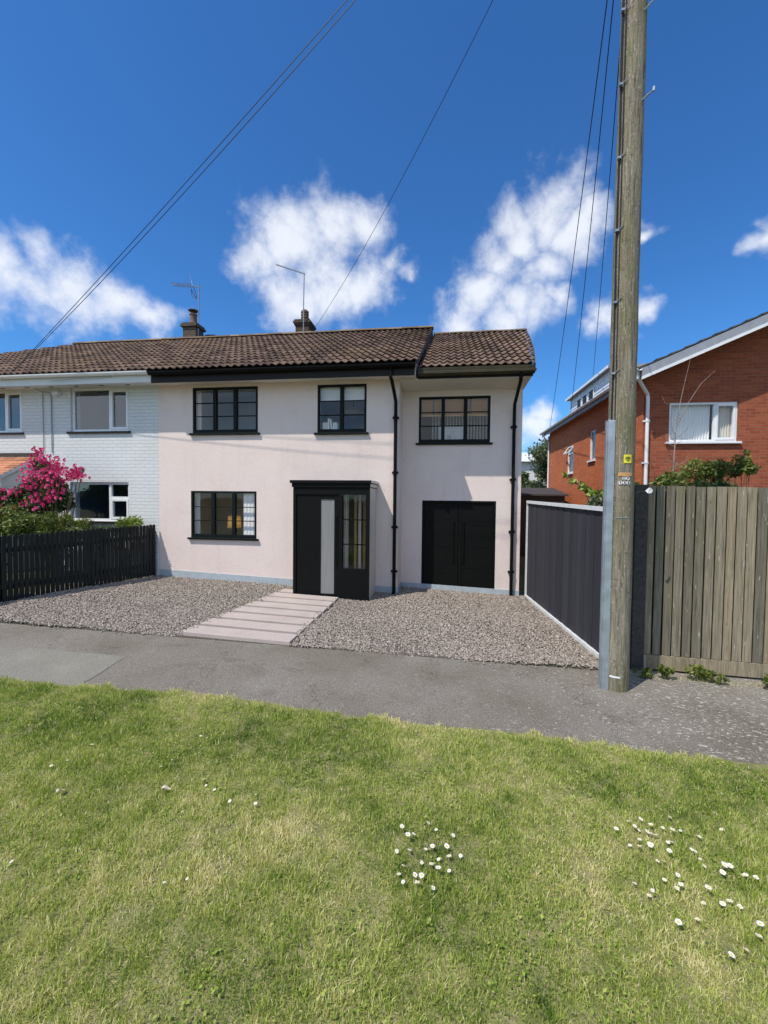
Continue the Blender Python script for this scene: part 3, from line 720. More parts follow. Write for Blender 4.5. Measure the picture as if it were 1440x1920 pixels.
# roof
RY, RZ = 12.3, 6.86
EY, EZ = 7.98, 4.58
VX0, VX1 = -.52, -.36
pantiles('roof', M['tile'], H, lambda t: XL, lambda t: VX0+(VX1-VX0)*t, EY, EZ, RY, RZ)
exr = lambda t: 1.66+.54*t+.05*math.sin(t*math.pi)
pantiles('roof', M['tile'], H, lambda t: VX0+(VX1-VX0)*t+.004, exr, 8.34, 4.56, RY, 6.69)
mb = MB()      # rear slopes and underside decking
mb.quad((XL, RY+.02, RZ-.02), (VX1, RY+.02, RZ-.02), (VX0, 16.6, 4.6), (XL, 16.6, 4.6)); mb.quad((VX1, RY+.02, 6.67), (exr(1), RY+.02, 6.67), (1.7, 16.6, 4.5), (VX1, 16.6, 4.5))
mb.quad((XL, EY+.03, EZ-.03), (XL, RY, RZ-.05), (VX1-.02, RY, RZ-.05), (VX0-.02, EY+.03, EZ-.03)); mb.quad((VX0, 8.37, 4.53), (VX1, RY, 6.62), (exr(1)-.02, RY, 6.62), (1.65, 8.37, 4.53))
# verge edges
mb.prism([(VX0-.004, EY+.02, EZ-.11), (VX1-.004, RY, RZ-.13), (VX1-.004, RY, RZ-.012), (VX0-.004, EY+.02, EZ+.012)], (-.03, 0, 0))
pts = [(exr(t/8), 8.36+(RY-8.36)*t/8, 4.56+(6.69-4.56)*t/8) for t in range(9)]
for a, b in zip(pts, pts[1:]):
    mb.add([(a[0]+.002, a[1], a[2]-.13), (b[0]+.002, b[1], b[2]-.13), (b[0]+.002, b[1], b[2]+.02), (a[0]+.002, a[1], a[2]+.02), (a[0]+.035, a[1], a[2]-.13), (b[0]+.035, b[1], b[2]-.13), (b[0]+.035, b[1], b[2]+.02), (a[0]+.035, a[1], a[2]+.02)],
           [(0, 3, 2, 1), (4, 5, 6, 7), (3, 7, 6, 2), (0, 1, 5, 4)])
mb.build('roof_deck', M['asphalt_roof'], H)
mb = MB(); ridge_tiles(mb, XL, VX1+.02, RY, RZ+.03); ridge_tiles(mb, VX1+.03, exr(1)+.03, RY, 6.71, .10); mb.build('ridge_tiles', M['ridge'], H)
# fascia, soffit, gutter of the main part
MB().box(XL+.15, VX0-.05, 8.07, 8.095, 4.345, 4.545).build('fascia', M['fascia_black'], H)
MB().prism([(XL+.02, 8.10, 4.352), (VX0-.07, 8.10, 4.352), (VX0-.07, YA-.003, 4.40), (XL+.02, YA-.003, 4.40)], (0, 0, .02)).build('soffit', M['soffit'], H)
MB().prism([(VX0-.065, 8.10, 4.352), (VX0-.065, YB-.02, 4.40), (VX0-.065, YB-.02, 5.18), (VX0-.065, 8.10, 4.56)], (.02, 0, 0)).build('soffit_end', M['soffit'], H)
def gutter(x0, x1, y, z, r, mat, parent, axis='x', name='gutter'):
    mb = MB(); k = 8; prof = [(-math.cos(math.pi*i/k)*r, -math.sin(math.pi*i/k)*r) for i in range(k+1)]; inner = [(a*.9, b*.9+.001) for a, b in prof][::-1]
    P = prof+inner; n = len(P)
    pt = (lambda s, a, b: (s, y+a, z+b)) if axis == 'x' else (lambda s, a, b: (y+a, s, z+b))
    mb.add([pt(x0, a, b) for a, b in P]+[pt(x1, a, b) for a, b in P], [(i, (i+1) % n, (i+1) % n+n, i+n) for i in range(n)]+[tuple(range(n))[::-1], tuple(range(n, 2*n))])
    s = x0+.4
    while s < x1-.1:                  # brackets
        Q = [(a*1.08, b*1.08-.001) for a, b in prof]
        mb.add([pt(s, a, b) for a, b in Q]+[pt(s+.03, a, b) for a, b in Q], [(i, i+1, i+k+2, i+k+1) for i in range(k)]); s += .9
    return mb.build(name, mat, parent)
gutter(XL+.16, VX0-.03, 7.995, 4.545, .068, M['black'], H)
MB().box(VX0+.0, 1.665, 8.42, 8.445, 4.365, 4.56).build('fascia', M['fascia_black'], H)['label'] = 'short black fascia of the set back right end'
g2 = MB(); g2.prism([(VX0-.005, 8.30, 4.545), (VX0-.005, 8.415, 4.545), (VX0-.005, 8.415, 4.40), (VX0-.005, 8.345, 4.40), (VX0-.005, 8.31, 4.45)], (1.69-VX0, 0, 0))
g2.box(VX0-.008, 1.70, 8.285, 8.312, 4.425, 4.475)
g2.build('gutter', M['olive'], H, bevel=.006)['label'] = 'deep olive black box gutter of the right end'
MB().prism([(XC+.002, 8.45, 4.37), (1.66, 8.45, 4.37), (XR+.01, YB-.003, 4.325), (XC+.002, YB-.003, 4.325)], (0, 0, .02)).build('soffit', M['soffit'], H)
mb = MB(); mb.prism([(1.645, 8.45, 4.39), (1.645, YB+.3, 4.345), (1.645, YB+.3, 4.9), (1.645, 8.45, 4.5)], (.02, 0, 0)); mb.build('soffit_end', M['soffit'], H)
def downpipe(pts, r, mat, parent, clips=(), dy=.03, name='downpipe'):
    mb = MB(); mb.tube(pts, r, 12)
    for (x, y, z) in clips: mb.lathe([(r*1.25, 0), (r*1.25, .05)], (x, y, z), 12); mb.box(x-r*1.9, x+r*1.9, y+r*.6, y+r+dy, z, z+.04)
    return mb.build(name, mat, parent, smooth=False)
downpipe([(-1.02, 8.02, 4.52), (-1.02, 8.02, 4.30), (-1.0, 8.06, 4.24), (-.975, 8.42, 4.0), (-.965, 8.44, 3.93), (-.965, 8.44, gz(-1)-.02)], .034, M['black'], H, [(-.965, 8.44, z) for z in (3.6, 2.5, 1.4, .5)])
downpipe([(1.43, 8.36, 4.42), (1.43, 8.36, 4.33), (1.435, 8.40, 4.28), (1.44, 9.08, 3.98), (1.445, 9.13, 3.9), (1.445, 9.13, gz(1.4)-.02)], .034, M['black'], H, [(1.445, 9.13, z) for z in (3.5, 2.4, 1.3, .45)])
# small vent and air brick
MB().box(-6.08, -5.93, 8.485, 8.499, .47, .54).build('air_brick', M['soffit'], H)
# garage doors
for k, (a, b) in enumerate(((gd[0]+.05, (gd[0]+gd[1])/2-.004), ((gd[0]+gd[1])/2+.004, gd[1]-.05))):
    mb = MB(); z0, z1 = gd[2]+.01, gd[3]-.05; y = YB+.02
    st = .07
    mb.box(a, a+st, y, y+.05, z0, z1); mb.box(b-st, b, y, y+.05, z0, z1)
    n = 4; hh = (z1-z0)/n
    for i in range(n+1):
        zc = z0+hh*i; mb.box(a+st, b-st, y+.004, y+.046, max(z0, zc-.007 if 0 < i < n else zc-.05), min(z1, zc+.007 if 0 < i < n else zc+.05))
    mb.box(a+st-.001, b-st+.001, y+.008, y+.040, z0+.04, z1-.04)
    d = mb.build('garage_door', M['black'], H, bevel=.002)
    hx = b-.10 if k == 0 else a+.10
    MB().tube([(hx, y-.005, .62), (hx, y-.03, .66), (hx, y-.03, 1.50), (hx, y-.005, 1.54)], .009, 8).build('door_handle', M['black'], d)
mb = MB(); mb.box(gd[0], gd[0]+.045, YB-.004, YB+.08, gd[2], gd[3]); mb.box(gd[1]-.045, gd[1], YB-.004, YB+.08, gd[2], gd[3]); mb.box(gd[0]+.045, gd[1]-.045, YB-.004, YB+.08, gd[3]-.045, gd[3])
mb.build('garage_frame', M['black'], H, bevel=.003)

# porch
PX0, PX1, PY = -2.84, -1.36, 7.74
def gy(z): return z
P0 = gz(PX1)+.0
mb = MB()
mb.box(PX0, PX0+.06, PY, YA-.016, P0-.05, 2.27); mb.box(PX1-.07, PX1, PY, PY+.07, P0-.05, 2.27)
mb.box(PX0+.06, PX1-.07, PY, PY+.07, 2.06, 2.27)                       # head
mb.box(-1.945, -1.875, PY, PY+.07, P0-.05, 2.06)                           # between door and side light
mb.box(-1.875, PX1-.07, PY, PY+.07, P0-.05, .665)                         # panel under the side light
mb.box(PX0+.06, -1.945, PY+.0, PY+.07, P0-.05, P0+.06)
mb.box(PX0-.05, PX1+.045, PY-.05, YA-.003, 2.273, 2.33); mb.box(PX0-.02, PX1+.02, PY-.025, YA-.004, 2.20, 2.272)
pf = mb.build('porch', M['black'], H, bevel=.003)
mb = MB(); mb.box(-1.875, PX1-.07, PY+.015, PY+.045, 1.58, 1.60); mb.build('glazing_bar', M['black'], pf); MB().box(-1.875, PX1-.07, PY+.015, PY+.045, 1.115, 1.135).build('glazing_bar', M['black'], pf)
MB().quad((-1.875, PY+.03, .665), (PX1-.07, PY+.03, .665), (PX1-.07, PY+.03, 2.06), (-1.875, PY+.03, 2.06)).build('window_pane', M['glass'], pf)
dm = MB(); a, b, z0, z1 = PX0+.065, -1.95, P0+.062, 2.055
sx0, sx1 = -2.30, -2.035
dm.box(a, sx0, PY+.02, PY+.06, z0, z1); dm.box(sx1, b, PY+.02, PY+.06, z0, z1); dm.box(sx0, sx1, PY+.02, PY+.06, 1.97, z1); dm.box(sx0, sx1, PY+.02, PY+.06, z0, .17)
dr = dm.build('front_door', M['black'], H, bevel=.002)
fg = Mat('frosted_glass'); fg.b.inputs['Transmission Weight'].default_value = .15
M['frost'] = fg.out(fg.ramp(fg.noise(1, 4, fg.map((60, 60, 2))), [(.3, (.24, .24, .235)), (.7, (.31, .308, .30))]), .35, None, .5)
MB().box(sx0, sx1, PY+.035, PY+.045, .17, 1.97).build('window_pane', M['frost'], dr)
MB().tube([(-1.99, PY+.02, .75), (-1.99, PY-.03, .78), (-1.99, PY-.03, 1.62), (-1.99, PY+.02, 1.65)], .011, 8).build('door_handle', M['black'], dr)
# grey clad right flank of the porch
mb = MB(); zs = [P0-.03, .42, .98, 1.55, 2.195]
for k, (c, d) in enumerate(zip(zs, zs[1:])): mb.box(PX1-.03, PX1+.004, PY+.073, YA-.016, c+.006, d-.006, r=k/4)
mb.box(PX1-.031, PX1-.002, PY+.072, YA-.016, P0-.04, 2.195)
mb.build('porch_flank', M['porch_side'], H)['label'] = 'pale grey panelled side of the porch'
mb = MB(); mb.box(PX1+.047, PX1+.055, PY-.048, YA-.004, 2.28, 2.325); mb.box(PX1+.021, PX1+.026, PY-.02, YA-.005, 2.205, 2.268)
mb.build('porch_cornice', M['porch_side'], H)
MB().box(PX0+.06, PX1-.07, PY+.07, YA+.2, P0-.04, P0+.05).build('porch_floor', M['wood_warm'], H)

# ------------------------------------------------------------------ the neighbour's white house
NH = thing('white_house', (-9, 10.4, 0), 'white painted brick house adjoining the pink house on the left', 'house')
nw = [(-8.36, -6.92, 3.43, 4.41), (-11.0, -9.63, 3.43, 4.41), (-8.40, -6.93, 1.42, 2.30)]
mb = MB(); XLL = -15.3
wall_y(mb, XLL, XL-.004, -.3, 4.72, nw, YA+.004, .26)
mb.box(XLL, XLL+.26, YA+.27, 16, -.3, 4.6); mb.box(XLL, XL-.004, 16, 16.26, -.3, 4.6)
mb.build('wall', M['white_brick'], NH)
def white_window(house, x0, x1, z0, z1, y, split, low=False, glass='glass_dark', sill=True, rec=.05, flip=False):
    w = MB(); f = .055; yf, yb = y+rec, y+rec+.06; xm = x0+(x1-x0)*split
    w.box(x0, x1, yf, yb, z1-f, z1); w.box(x0, x1, yf, yb, z0, z0+f); w.box(x0, x0+f, yf, yb, z0+f, z1-f); w.box(x1-f, x1, yf, yb, z0+f, z1-f)
    w.box(xm-.03, xm+.03, yf, yb, z0+f, z1-f)
    a, b = (xm+.03, x1-f)
    if low:
        zt = z0+(z1-z0)*.60; w.box(a, b, yf, yb, zt-.03, zt+.03); c, d = z0+f, zt-.03
    else: c, d = z0+f, z1-f
    s = .045; yo = yf-.012
    w.box(a-.01, b+.01, yo, yb-.01, d-s, d+.008); w.box(a-.01, b+.01, yo, yb-.01, c-.008, c+s); w.box(a-.01, a+s-.01, yo, yb-.01, c+s, d-s); w.box(b-s+.01, b+.01, yo, yb-.01, c+s, d-s)
    wo = w.build('window', M['white_pvc'], house, bevel=.004)
    MB().quad((x0+f, yf+.03, z0+f), (x1-f, yf+.03, z0+f), (x1-f, yf+.03, z1-f), (x0+f, yf+.03, z1-f)).build('window_pane', M[glass], wo)
    if sill: MB().box(x0-.07, x1+.06, y-.045, y+rec, z0-.045, z0-.002).build('window_sill', M['fascia_black'], wo)
    return wo
for k, (a, b, c, d) in enumerate(nw): white_window(NH, a, b, c, d, YA+.004, .66, low=(k == 2))
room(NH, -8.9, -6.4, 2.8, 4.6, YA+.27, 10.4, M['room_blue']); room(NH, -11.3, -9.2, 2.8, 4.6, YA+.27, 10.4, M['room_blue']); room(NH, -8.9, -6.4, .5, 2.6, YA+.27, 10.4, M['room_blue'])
RXL = -11.9
pantiles('roof', M['tile'], NH, lambda t: -16.1+(RXL+16.1)*t, lambda t: XL-.002, EY, EZ, RY, RZ)
mb = MB(); mb.quad((RXL, RY+.02, RZ-.02), (XL, RY+.02, RZ-.02), (XL, 16.6, 4.6), (-16.1, 16.6, 4.6)); mb.add([(-16.1, EY, EZ-.01), (RXL, RY, RZ-.01), (-16.1, 16.6, 4.6)], [(0, 1, 2)])
mb.quad((-16.0, EY+.03, EZ-.03), (RXL, RY, RZ-.05), (XL, RY, RZ-.05), (XL, EY+.03, EZ-.03))
mb.build('roof_deck', M['tile'], NH)
mb = MB(); ridge_tiles(mb, RXL, XL, RY, RZ+.03); mb.build('ridge_tiles', M['ridge'], NH)
MB().box(XLL, XL+.14, 8.075, 8.095, 4.37, 4.56).build('fascia', M['soffit_white'], NH)
mb = MB(); mb.prism([(XLL, 8.10, 4.372), (XL-.002, 8.10, 4.372), (XL-.002, YA+.002, 4.41), (XLL, YA+.002, 4.41)], (0, 0, .02)); mb.build('soffit', M['soffit_white'], NH)
mb = MB()
for k in range(12): x = -6.75-k*.62; mb.box(x-.05, x+.05, 8.26, 8.30, 4.382, 4.390)
mb.build('soffit_vents', M['ink'], NH)
gutter(XLL, XL+.13, 8.01, 4.57, .062, M['white_pvc'], NH)
mb = MB(); mb.tube([(-9.05, 8.3, 4.37), (-9.0, 8.42, 4.33), (-8.85, 8.47, 4.31), (-8.83, 8.485, 4.2), (-8.83, 8.485, 2.95)], .011, 6); mb.tube([(-9.05, 8.485, 4.34), (-9.05, 8.485, 2.95)], .008, 6)
mb.tube([(-6.9, 8.02, 4.5), (-8.35, 8.03, 4.44)], .006, 5)
mb.build('wall_cable', M['cable_grey'], NH)
mb = MB(); mb.box(-8.72, -8.58, 8.40, 8.49, 4.24, 4.32); mb.build('junction_box', M['soffit_white'], NH)
# neighbour's porch with an orange tiled lean-to roof
mb = MB(); mb.prism([(-9.3, YA-.002, -.2), (-9.3, 7.75, -.2), (-9.3, 7.75, 2.33), (-9.3, YA-.002, 2.72)], (-.12, 0, 0)); mb.box(-12.2, -9.425, 7.75, 7.87, -.2, 2.33); mb.build('porch_wall', M['white_wall'], NH)
mb = MB(); nrow = 8
for k in range(nrow):
    t0, t1 = k/nrow, (k+1)/nrow
    for i in range(12):
        x1 = -9.22-i*.25; x0 = x1-.245
        mb.prism([(x0, 7.62+.88*t0, 2.385+.49*t0+.016), (x0, 7.62+.88*t1, 2.385+.49*t1), (x0, 7.62+.88*t1, 2.385+.49*t1-.02), (x0, 7.62+.88*t0, 2.385+.49*t0-.004)], (.245, 0, 0))
mb.build('porch_roof', M['tile_orange'], NH)
mb = MB(); mb.prism([(-9.215, 7.60, 2.29), (-9.215, YA-.003, 2.775), (-9.215, YA-.003, 2.865), (-9.215, 7.60, 2.375)], (-.03, 0, 0)); mb.build('porch_verge', M['trim_white'], NH)
MB().box(-12.2, -9.2, 8.44, YA-.003, 2.90, 2.955).build('lead_flashing', M['post_dark'], NH)

# ------------------------------------------------------------------ chimneys and aerials
c = thing('chimney', (-7.86, 12.6, 6.7), 'square grey brown chimney with a cowled pot on the roof ridge, left one', 'chimney')
mb = MB(); mb.box(-8.15, -7.72, 12.36, 12.8, 6.3, 7.30); mb.build('chimney_stack', M['grey_block'], c)
mb = MB(); mb.box(-8.21, -7.66, 12.30, 12.86, 7.30, 7.37); mb.box(-8.18, -7.69, 12.33, 12.83, 7.37, 7.43); mb.build('chimney_cap', M['grey_block'], c, bevel=.01)
p = MB().lathe([(.135, 0), (.125, .05), (.11, .10), (.105, .28), (.12, .30), (.12, .34), (.09, .34)], (-7.93, 12.58, 7.43)).build('chimney_pot', M['terracotta'], c)
mb = MB()
for a in range(3): mb.tube([(-7.93+.085*math.cos(a*2.1), 12.58+.085*math.sin(a*2.1), 7.75), (-7.93+.085*math.cos(a*2.1), 12.58+.085*math.sin(a*2.1), 7.87)], .008, 5)
mb.lathe([(.15, 0), (.155, .012), (.09, .045), (.02, .06)], (-7.93, 12.58, 7.87)); mb.build('cowl', M['rust'], c)
mb = MB(); mb.box(-7.74, -7.42, 12.81, 13.2, 6.3, 7.18); mb.box(-7.70, -7.39, 12.87, 13.23, 7.181, 7.23); mb.build('chimney_shoulder', M['chimney_brick'], c)
c = thing('chimney', (-4.2, 12.6, 6.7), 'small dark brick chimney with ribbed pot at the ridge middle, behind the tall bent mast', 'chimney')
mb = MB(); mb.box(-4.47, -4.06, 12.34, 12.84, 6.3, 7.16)
mb.box(-4.50, -4.03, 12.31, 12.87, 7.162, 7.225); mb.box(-4.53, -4.00, 12.28, 12.90, 7.227, 7.29); mb.box(-4.50, -4.03, 12.31, 12.87, 7.292, 7.34); mb.build('chimney_stack', M['chimney_brick'], c)
MB().lathe([(.135, 0), (.12, .03), (.12, .07), (.10, .075), (.10, .11), (.12, .115), (.12, .15), (.10, .155), (.10, .19), (.12, .195), (.12, .23), (.10, .235), (.10, .27), (.12, .275), (.115, .32), (.05, .37)], (-4.25, 12.55, 7.34)).build('chimney_pot', M['terracotta'], c)
a = thing('aerial', (-7.72, 12.5, 7.0), 'comb shaped television aerial on a thin mast beside the left chimney', 'aerial')
MB().tube([(-7.73, 12.5, 6.9), (-7.70, 12.5, 7.8), (-7.68, 12.5, 8.66)], .017, 7).build('mast', M['alu'], a)
mb = MB(); mb.tube([(-8.50, 12.35, 8.62), (-7.63, 12.5, 8.55)], .013, 6)
for i in range(9):
    t = i/8; x = -8.46+.62*t; z = 8.617-.05*t; mb.tube([(x, 12.2-.0*t, z), (x, 12.52, z)], .006, 5); mb.tube([(x, 12.36, z-.03), (x, 12.36, z+.035)], .010, 5)
mb.tube([(-7.88, 12.48, 8.60), (-7.95, 12.5, 8.78), (-8.0, 12.5, 8.97)], .006, 5)
mb.build('elements', M['alu'], a)
mb = MB(); pts = [(-7.86+.09*math.sin(t*1.3), 12.5, 8.55-.34*abs(math.sin(t*.8))) for t in np.linspace(0, 7.5, 26)]; mb.tube(pts, .008, 5); mb.build('cable_loop', M['cable'], a)
a = thing('radio_mast', (-4.17, 12.2, 7.0), 'tall thin grey mast with a rod sloping out to the left at the middle chimney', 'mast')
MB().tube([(-4.17, 12.2, 6.75), (-4.175, 12.2, 7.7), (-4.16, 12.2, 8.62)], .016, 7).build('mast', M['alu'], a)
MB().tube([(-4.14, 12.2, 8.60), (-5.06, 12.3, 8.98)], .020, 7).build('rod', M['alu'], a)
for x, lab in ((-9.2, 'dark flat ridge vent on the roof left of the cowled chimney'), (-3.1, 'dark flat ridge vent on the roof right of the middle chimney')):
    mb = MB(); mb.box(x-.18, x+.18, 12.30, 12.62, 6.90, 6.925); mb.box(x-.15, x+.15, 12.33, 12.6, 6.80, 6.90); o = mb.build('ridge_vent', M['asphalt_roof']); props(o, lab, 'roof vent')

# ------------------------------------------------------------------ things behind the glass
def folds(mb, x0, x1, y, z0, z1, n=9, a=.022):
    k = n*6; vs = []
    for i in range(k+1):
        t = i/k; x = x0+(x1-x0)*t; yy = y+a*math.sin(t*n*2*math.pi); vs += [(x, yy, z0), (x, yy, z1)]
    mb.add(vs, [(2*i, 2*i+2, 2*i+3, 2*i+1) for i in range(k)])
mb = MB(); folds(mb, -4.27, -3.96, 8.60, 1.12, 2.1, 4, .005); props(mb.build('curtain', M['cloth_white']), 'bright white curtain behind the right pane of the lower left black window', 'curtain')
mb = MB(); folds(mb, -5.42, -5.30, 8.70, 3.38, 4.4, 3, .010); props(mb.build('curtain', M['cloth_white']), 'narrow white curtain at the left edge inside the wide upper black window', 'curtain')
mb = MB(); folds(mb, -5.46, -5.34, 8.70, 1.12, 2.2, 3, .010); props(mb.build('curtain', M['cloth_white']), 'narrow cream curtain at the left edge inside the lower left black window', 'curtain')
L = thing('table_lamp', (-4.95, 9.5, 1.15), 'table lamp with square beige shade inside the lower left black window', 'lamp')
MB().lathe([(.10, 0), (.10, .02), (.03, .04), (.05, .12), (.02, .18), (.012, .3)], (-4.95, 9.5, 1.02)).build('lamp_base', M['white_pvc'], L)
mb = MB(); rg = [(math.cos(i*math.pi/12), math.sin(i*math.pi/12)) for i in range(24)]; mb.add([(-4.95+c*.16, 9.5+q*.16, 1.26) for c, q in rg]+[(-4.95+c*.14, 9.5+q*.14, 1.54) for c, q in rg], [(i, (i+1) % 24, (i+1) % 24+24, i+24) for i in range(24)]); mb.build('lamp_shade', M['shade'], L)
bl = bpy.data.lights.new('bulb', 'POINT'); bl.energy = .45; bl.color = (1, .72, .42); bl.shadow_soft_size = .03; bo = bpy.data.objects.new('bulb', bl); COL.objects.link(bo); bo.parent = L; bo.location = (0, 0, .25)
sb = thing('sideboard', (-4.8, 9.7, .2), 'low warm wood sideboard under the lamp inside the lower left window', 'sideboard')
MB().box(-5.6, -3.9, 9.45, 9.85, .3, .99).build('carcass', M['wood_warm'], sb); MB().box(-5.63, -3.87, 9.42, 9.88, .99, 1.02).build('sideboard_top', M['wood_warm'], sb)
b = thing('roller_blind', (-2.08, 8.6, 4.3), 'pale roller blind drawn a third down in the two light upper window', 'blind')
MB().box(-2.58, -1.59, 8.615, 8.618, 4.02, 4.30).build('blind_cloth', M['cloth_white'], b); MB().box(-2.58, -1.59, 8.61, 8.625, 4.0, 4.02).build('bottom_bar', M['cloth_white'], b)
hts = [.16, .17, .16, .25, .23, .16, .165, .16]; x = -2.535
for i, h in enumerate(hts):
    w = random.uniform(.022, .036); nm = ['first', 'second', 'third', 'fourth', 'fifth', 'sixth', 'seventh', 'eighth'][i]
    o = thing('book', (x, 8.66, 3.42), f'pale book on the sill of the two light upper window, {nm} from the left', 'book', 'books on the upper window sill')
    if i == 3: o['label'] = 'tallest cream book on the sill of the two light upper window'
    cv = MB(); cv.box(0, .003, 0, .13, 0, h); cv.box(w-.003, w, 0, .13, 0, h); cv.box(.003, w-.003, 0, .003, 0, h)
    cv.build('cover', M['paper'] if i % 3 else M['cloth_white'], o, local=True); MB().box(.003, w-.003, .003, .125, .004, h-.004).build('pages', M['paper'], o, local=True)
    if i == 4: o.rotation_euler = (0, -.16, 0); o.location.x += .035; x += .035
    x += w+.004
o = MB().box(-2.62, -1.55, 8.60, 8.84, 3.385, 3.42).build('shelf', M['room'], H)
p = thing('pendant_lamp', (-2.1, 9.6, 4.3), 'wide pale pleated pendant lamp hanging inside the two light upper window', 'lamp')
MB().tube([(-2.1, 9.7, 4.6), (-2.1, 9.7, 4.05)], .006, 5).build('flex', M['cable'], p)
MB().lathe([(.10, .12), (.26, .02), (.23, -.05), (.10, -.10), (.02, -.11)], (-2.1, 9.7, 3.98), 14).build('lamp_shade', M['soffit'], p)
v = thing('venetian_blind', (.2, 9.3, 4.1), 'pale wooden venetian blind half lowered in the window above the garage door', 'blind')
mb = MB(); z = 4.16
while z > 3.83: mb.prism([(-.49, 9.30, z+.022), (.91, 9.30, z+.022), (.91, 9.338, z), (-.49, 9.338, z)], (0, 0, .003)); z -= .027
mb.build('slats', M['wood_blind'], v); MB().box(-.49, .91, 9.30, 9.34, 3.795, 3.825).build('bottom_rail', M['wood_blind'], v)
for x in (-.235, .56): MB().box(x-.014, x+.014, 9.290, 9.296, 3.83, 4.19).build('ladder_tape', M['blue_tape'], v)
mb = MB(); x = -.28
while x < 1.3: mb.box(x, x+.035, 10.0, 10.03, 2.7, 4.6); x += .068
ss = mb.build('slatted_screen', M['batten']); props(ss, 'grey vertical slatted wall panel seen inside the window above the garage door', 'panel'); MB().box(-.3, 1.3, 10.032, 10.05, 2.7, 4.6).build('backing_board', M['post_dark'], ss)
c = thing('computer_monitor', (.2, 9.6, 3.2), 'white desktop monitor seen from behind in the window above the garage door', 'monitor')
mb = MB(); mb.prism([(-.12, 9.60, 3.22), (.44, 9.60, 3.22), (.44, 9.60, 3.62), (-.12, 9.60, 3.62)], (0, .03, 0)); mb.add([(-.12, 9.598, 3.22), (.44, 9.598, 3.22), (.44, 9.598, 3.62), (-.12, 9.598, 3.62), (-.04, 9.565, 3.28), (.36, 9.565, 3.28), (.36, 9.565, 3.56), (-.04, 9.565, 3.56)], [(0, 1, 5, 4), (1, 2, 6, 5), (2, 3, 7, 6), (3, 0, 4, 7), (4, 5, 6, 7)])
mb.build('monitor_shell', M['white_pvc'], c); MB().prism([(.06, 9.55, 3.0), (.17, 9.55, 3.0), (.15, 9.55, 3.42), (.08, 9.55, 3.42)], (0, .012, 0)).build('monitor_stand', M['alu'], c)
dk = thing('desk', (.2, 9.8, 2.7), 'pale desk under the monitor in the room above the garage', 'desk')
MB().box(-.7, 1.2, 9.48, 9.95, 2.96, 3.0).build('desk_top', M['wood_blind'], dk)
for x in (-.68, 1.13): MB().box(x, x+.05, 9.5, 9.93, 2.7, 2.96).build('leg', M['wood_blind'], dk)
MB().box(-1.60, -1.40, 8.40, 8.42, P0+.06, 2.18).build('inner_wall', M['wood_warm'], H)
MB().box(-1.79, -1.74, 8.43, 8.46, P0+.06, 2.18).build('inner_door_frame', M['wood_blind'], H)
mb = MB(); folds(mb, -1.95, -1.86, 8.2, P0+.06, 2.1, 2, .01); props(mb.build('curtain', M['soffit']), 'narrow pale folds added on the left in the porch side light as a reflection', 'curtain')  # added pale folds imitate a reflection in the side light
mb = MB(); folds(mb, -1.68, -1.62, 8.3, P0+.06, 2.1, 2, .01); props(mb.build('curtain', M['soffit']), 'narrow pale folds added on the right in the porch side light as a reflection', 'curtain')  # second added strip, also a reflection painted as pale folds

# ------------------------------------------------------------------ path slabs
n = 8; ords = ['first', 'second', 'third', 'fourth', 'fifth', 'sixth', 'seventh', 'eighth']
y = 5.17; gap = .09; ln = [.30, .285, .28, .28, .275, .275, .275, .26]
for i in range(n):
    y1 = y+ln[i]; a0, b0 = path_x(y); a1, b1 = path_x(y1)
    sl_ = (b0-a0); s = -.037
    z = lambda x: gz(x)+.06
    mb = MB(); mb.add([(a0, y, gz(a0)-.04), (b0, y+.01, gz(b0)-.04), (b1, y1+.01, gz(b1)-.04), (a1, y1, gz(a1)-.04), (a0, y, z(a0)), (b0, y+.01, z(b0)), (b1, y1+.01, z(b1)), (a1, y1, z(a1))],
        [(3, 2, 1, 0), (4, 5, 6, 7), (0, 1, 5, 4), (1, 2, 6, 5), (2, 3, 7, 6), (3, 0, 4, 7)])
    o = mb.build('paving_slab', M['slab'], bevel=.006)
    props(o, f'long pinkish path slab, {ords[i]} counting from the pavement towards the porch', 'paving slab', 'path slabs to the porch'); y = y1+gap

# ------------------------------------------------------------------ left picket fence
F0 = (-6.93, 5.75); F1 = (-6.24, 8.44)
f = thing('picket_fence', (F0[0], F0[1], gz(F0[0])), 'dark green black picket fence between the gravel and the neighbour garden', 'fence')
d = Vector((F1[0]-F0[0], F1[1]-F0[1], 0)); Ld = d.length; d.normalize(); nn = Vector((d.y, -d.x, 0)); npk = 36
for i in range(npk):
    t = (i+.5)/npk; c = Vector((F0[0], F0[1], 0))+d*Ld*t; w = .059; zb = gz(c.x)+random.uniform(.02, .04); zt = gz(c.x)+1.09+.06*t+random.uniform(-.008, .008)
    tw = random.uniform(-.04, .04); dd = (d+nn*tw).normalized(); th = .02
    a_ = c-dd*w/2-nn*th/2; b_ = c+dd*w/2-nn*th/2
    mb = MB(); mb.prism([(a_.x, a_.y, zb), (b_.x, b_.y, zb), (b_.x, b_.y, zt-.02), (c.x-nn.x*th/2, c.y-nn.y*th/2, zt), (a_.x, a_.y, zt-.02)], nn*th)
    mb.build('picket', M['fence_green'], f)
for z in (.25, .85):
    a_ = Vector((F0[0], F0[1], gz(F0[0])+z))-nn*.035; b_ = Vector((F1[0], F1[1], gz(F1[0])+z+.03))-nn*.035
    MB().beam(a_, b_, .03, .08).build('rail', M['fence_green'], f)
for t in (0.0, .5, .99):
    c = Vector((F0[0], F0[1], 0))+d*Ld*t-nn*.1; MB().box(c.x-.04, c.x+.04, c.y-.04, c.y+.04, gz(c.x)-.2, gz(c.x)+1.06).build('post', M['fence_green'], f)
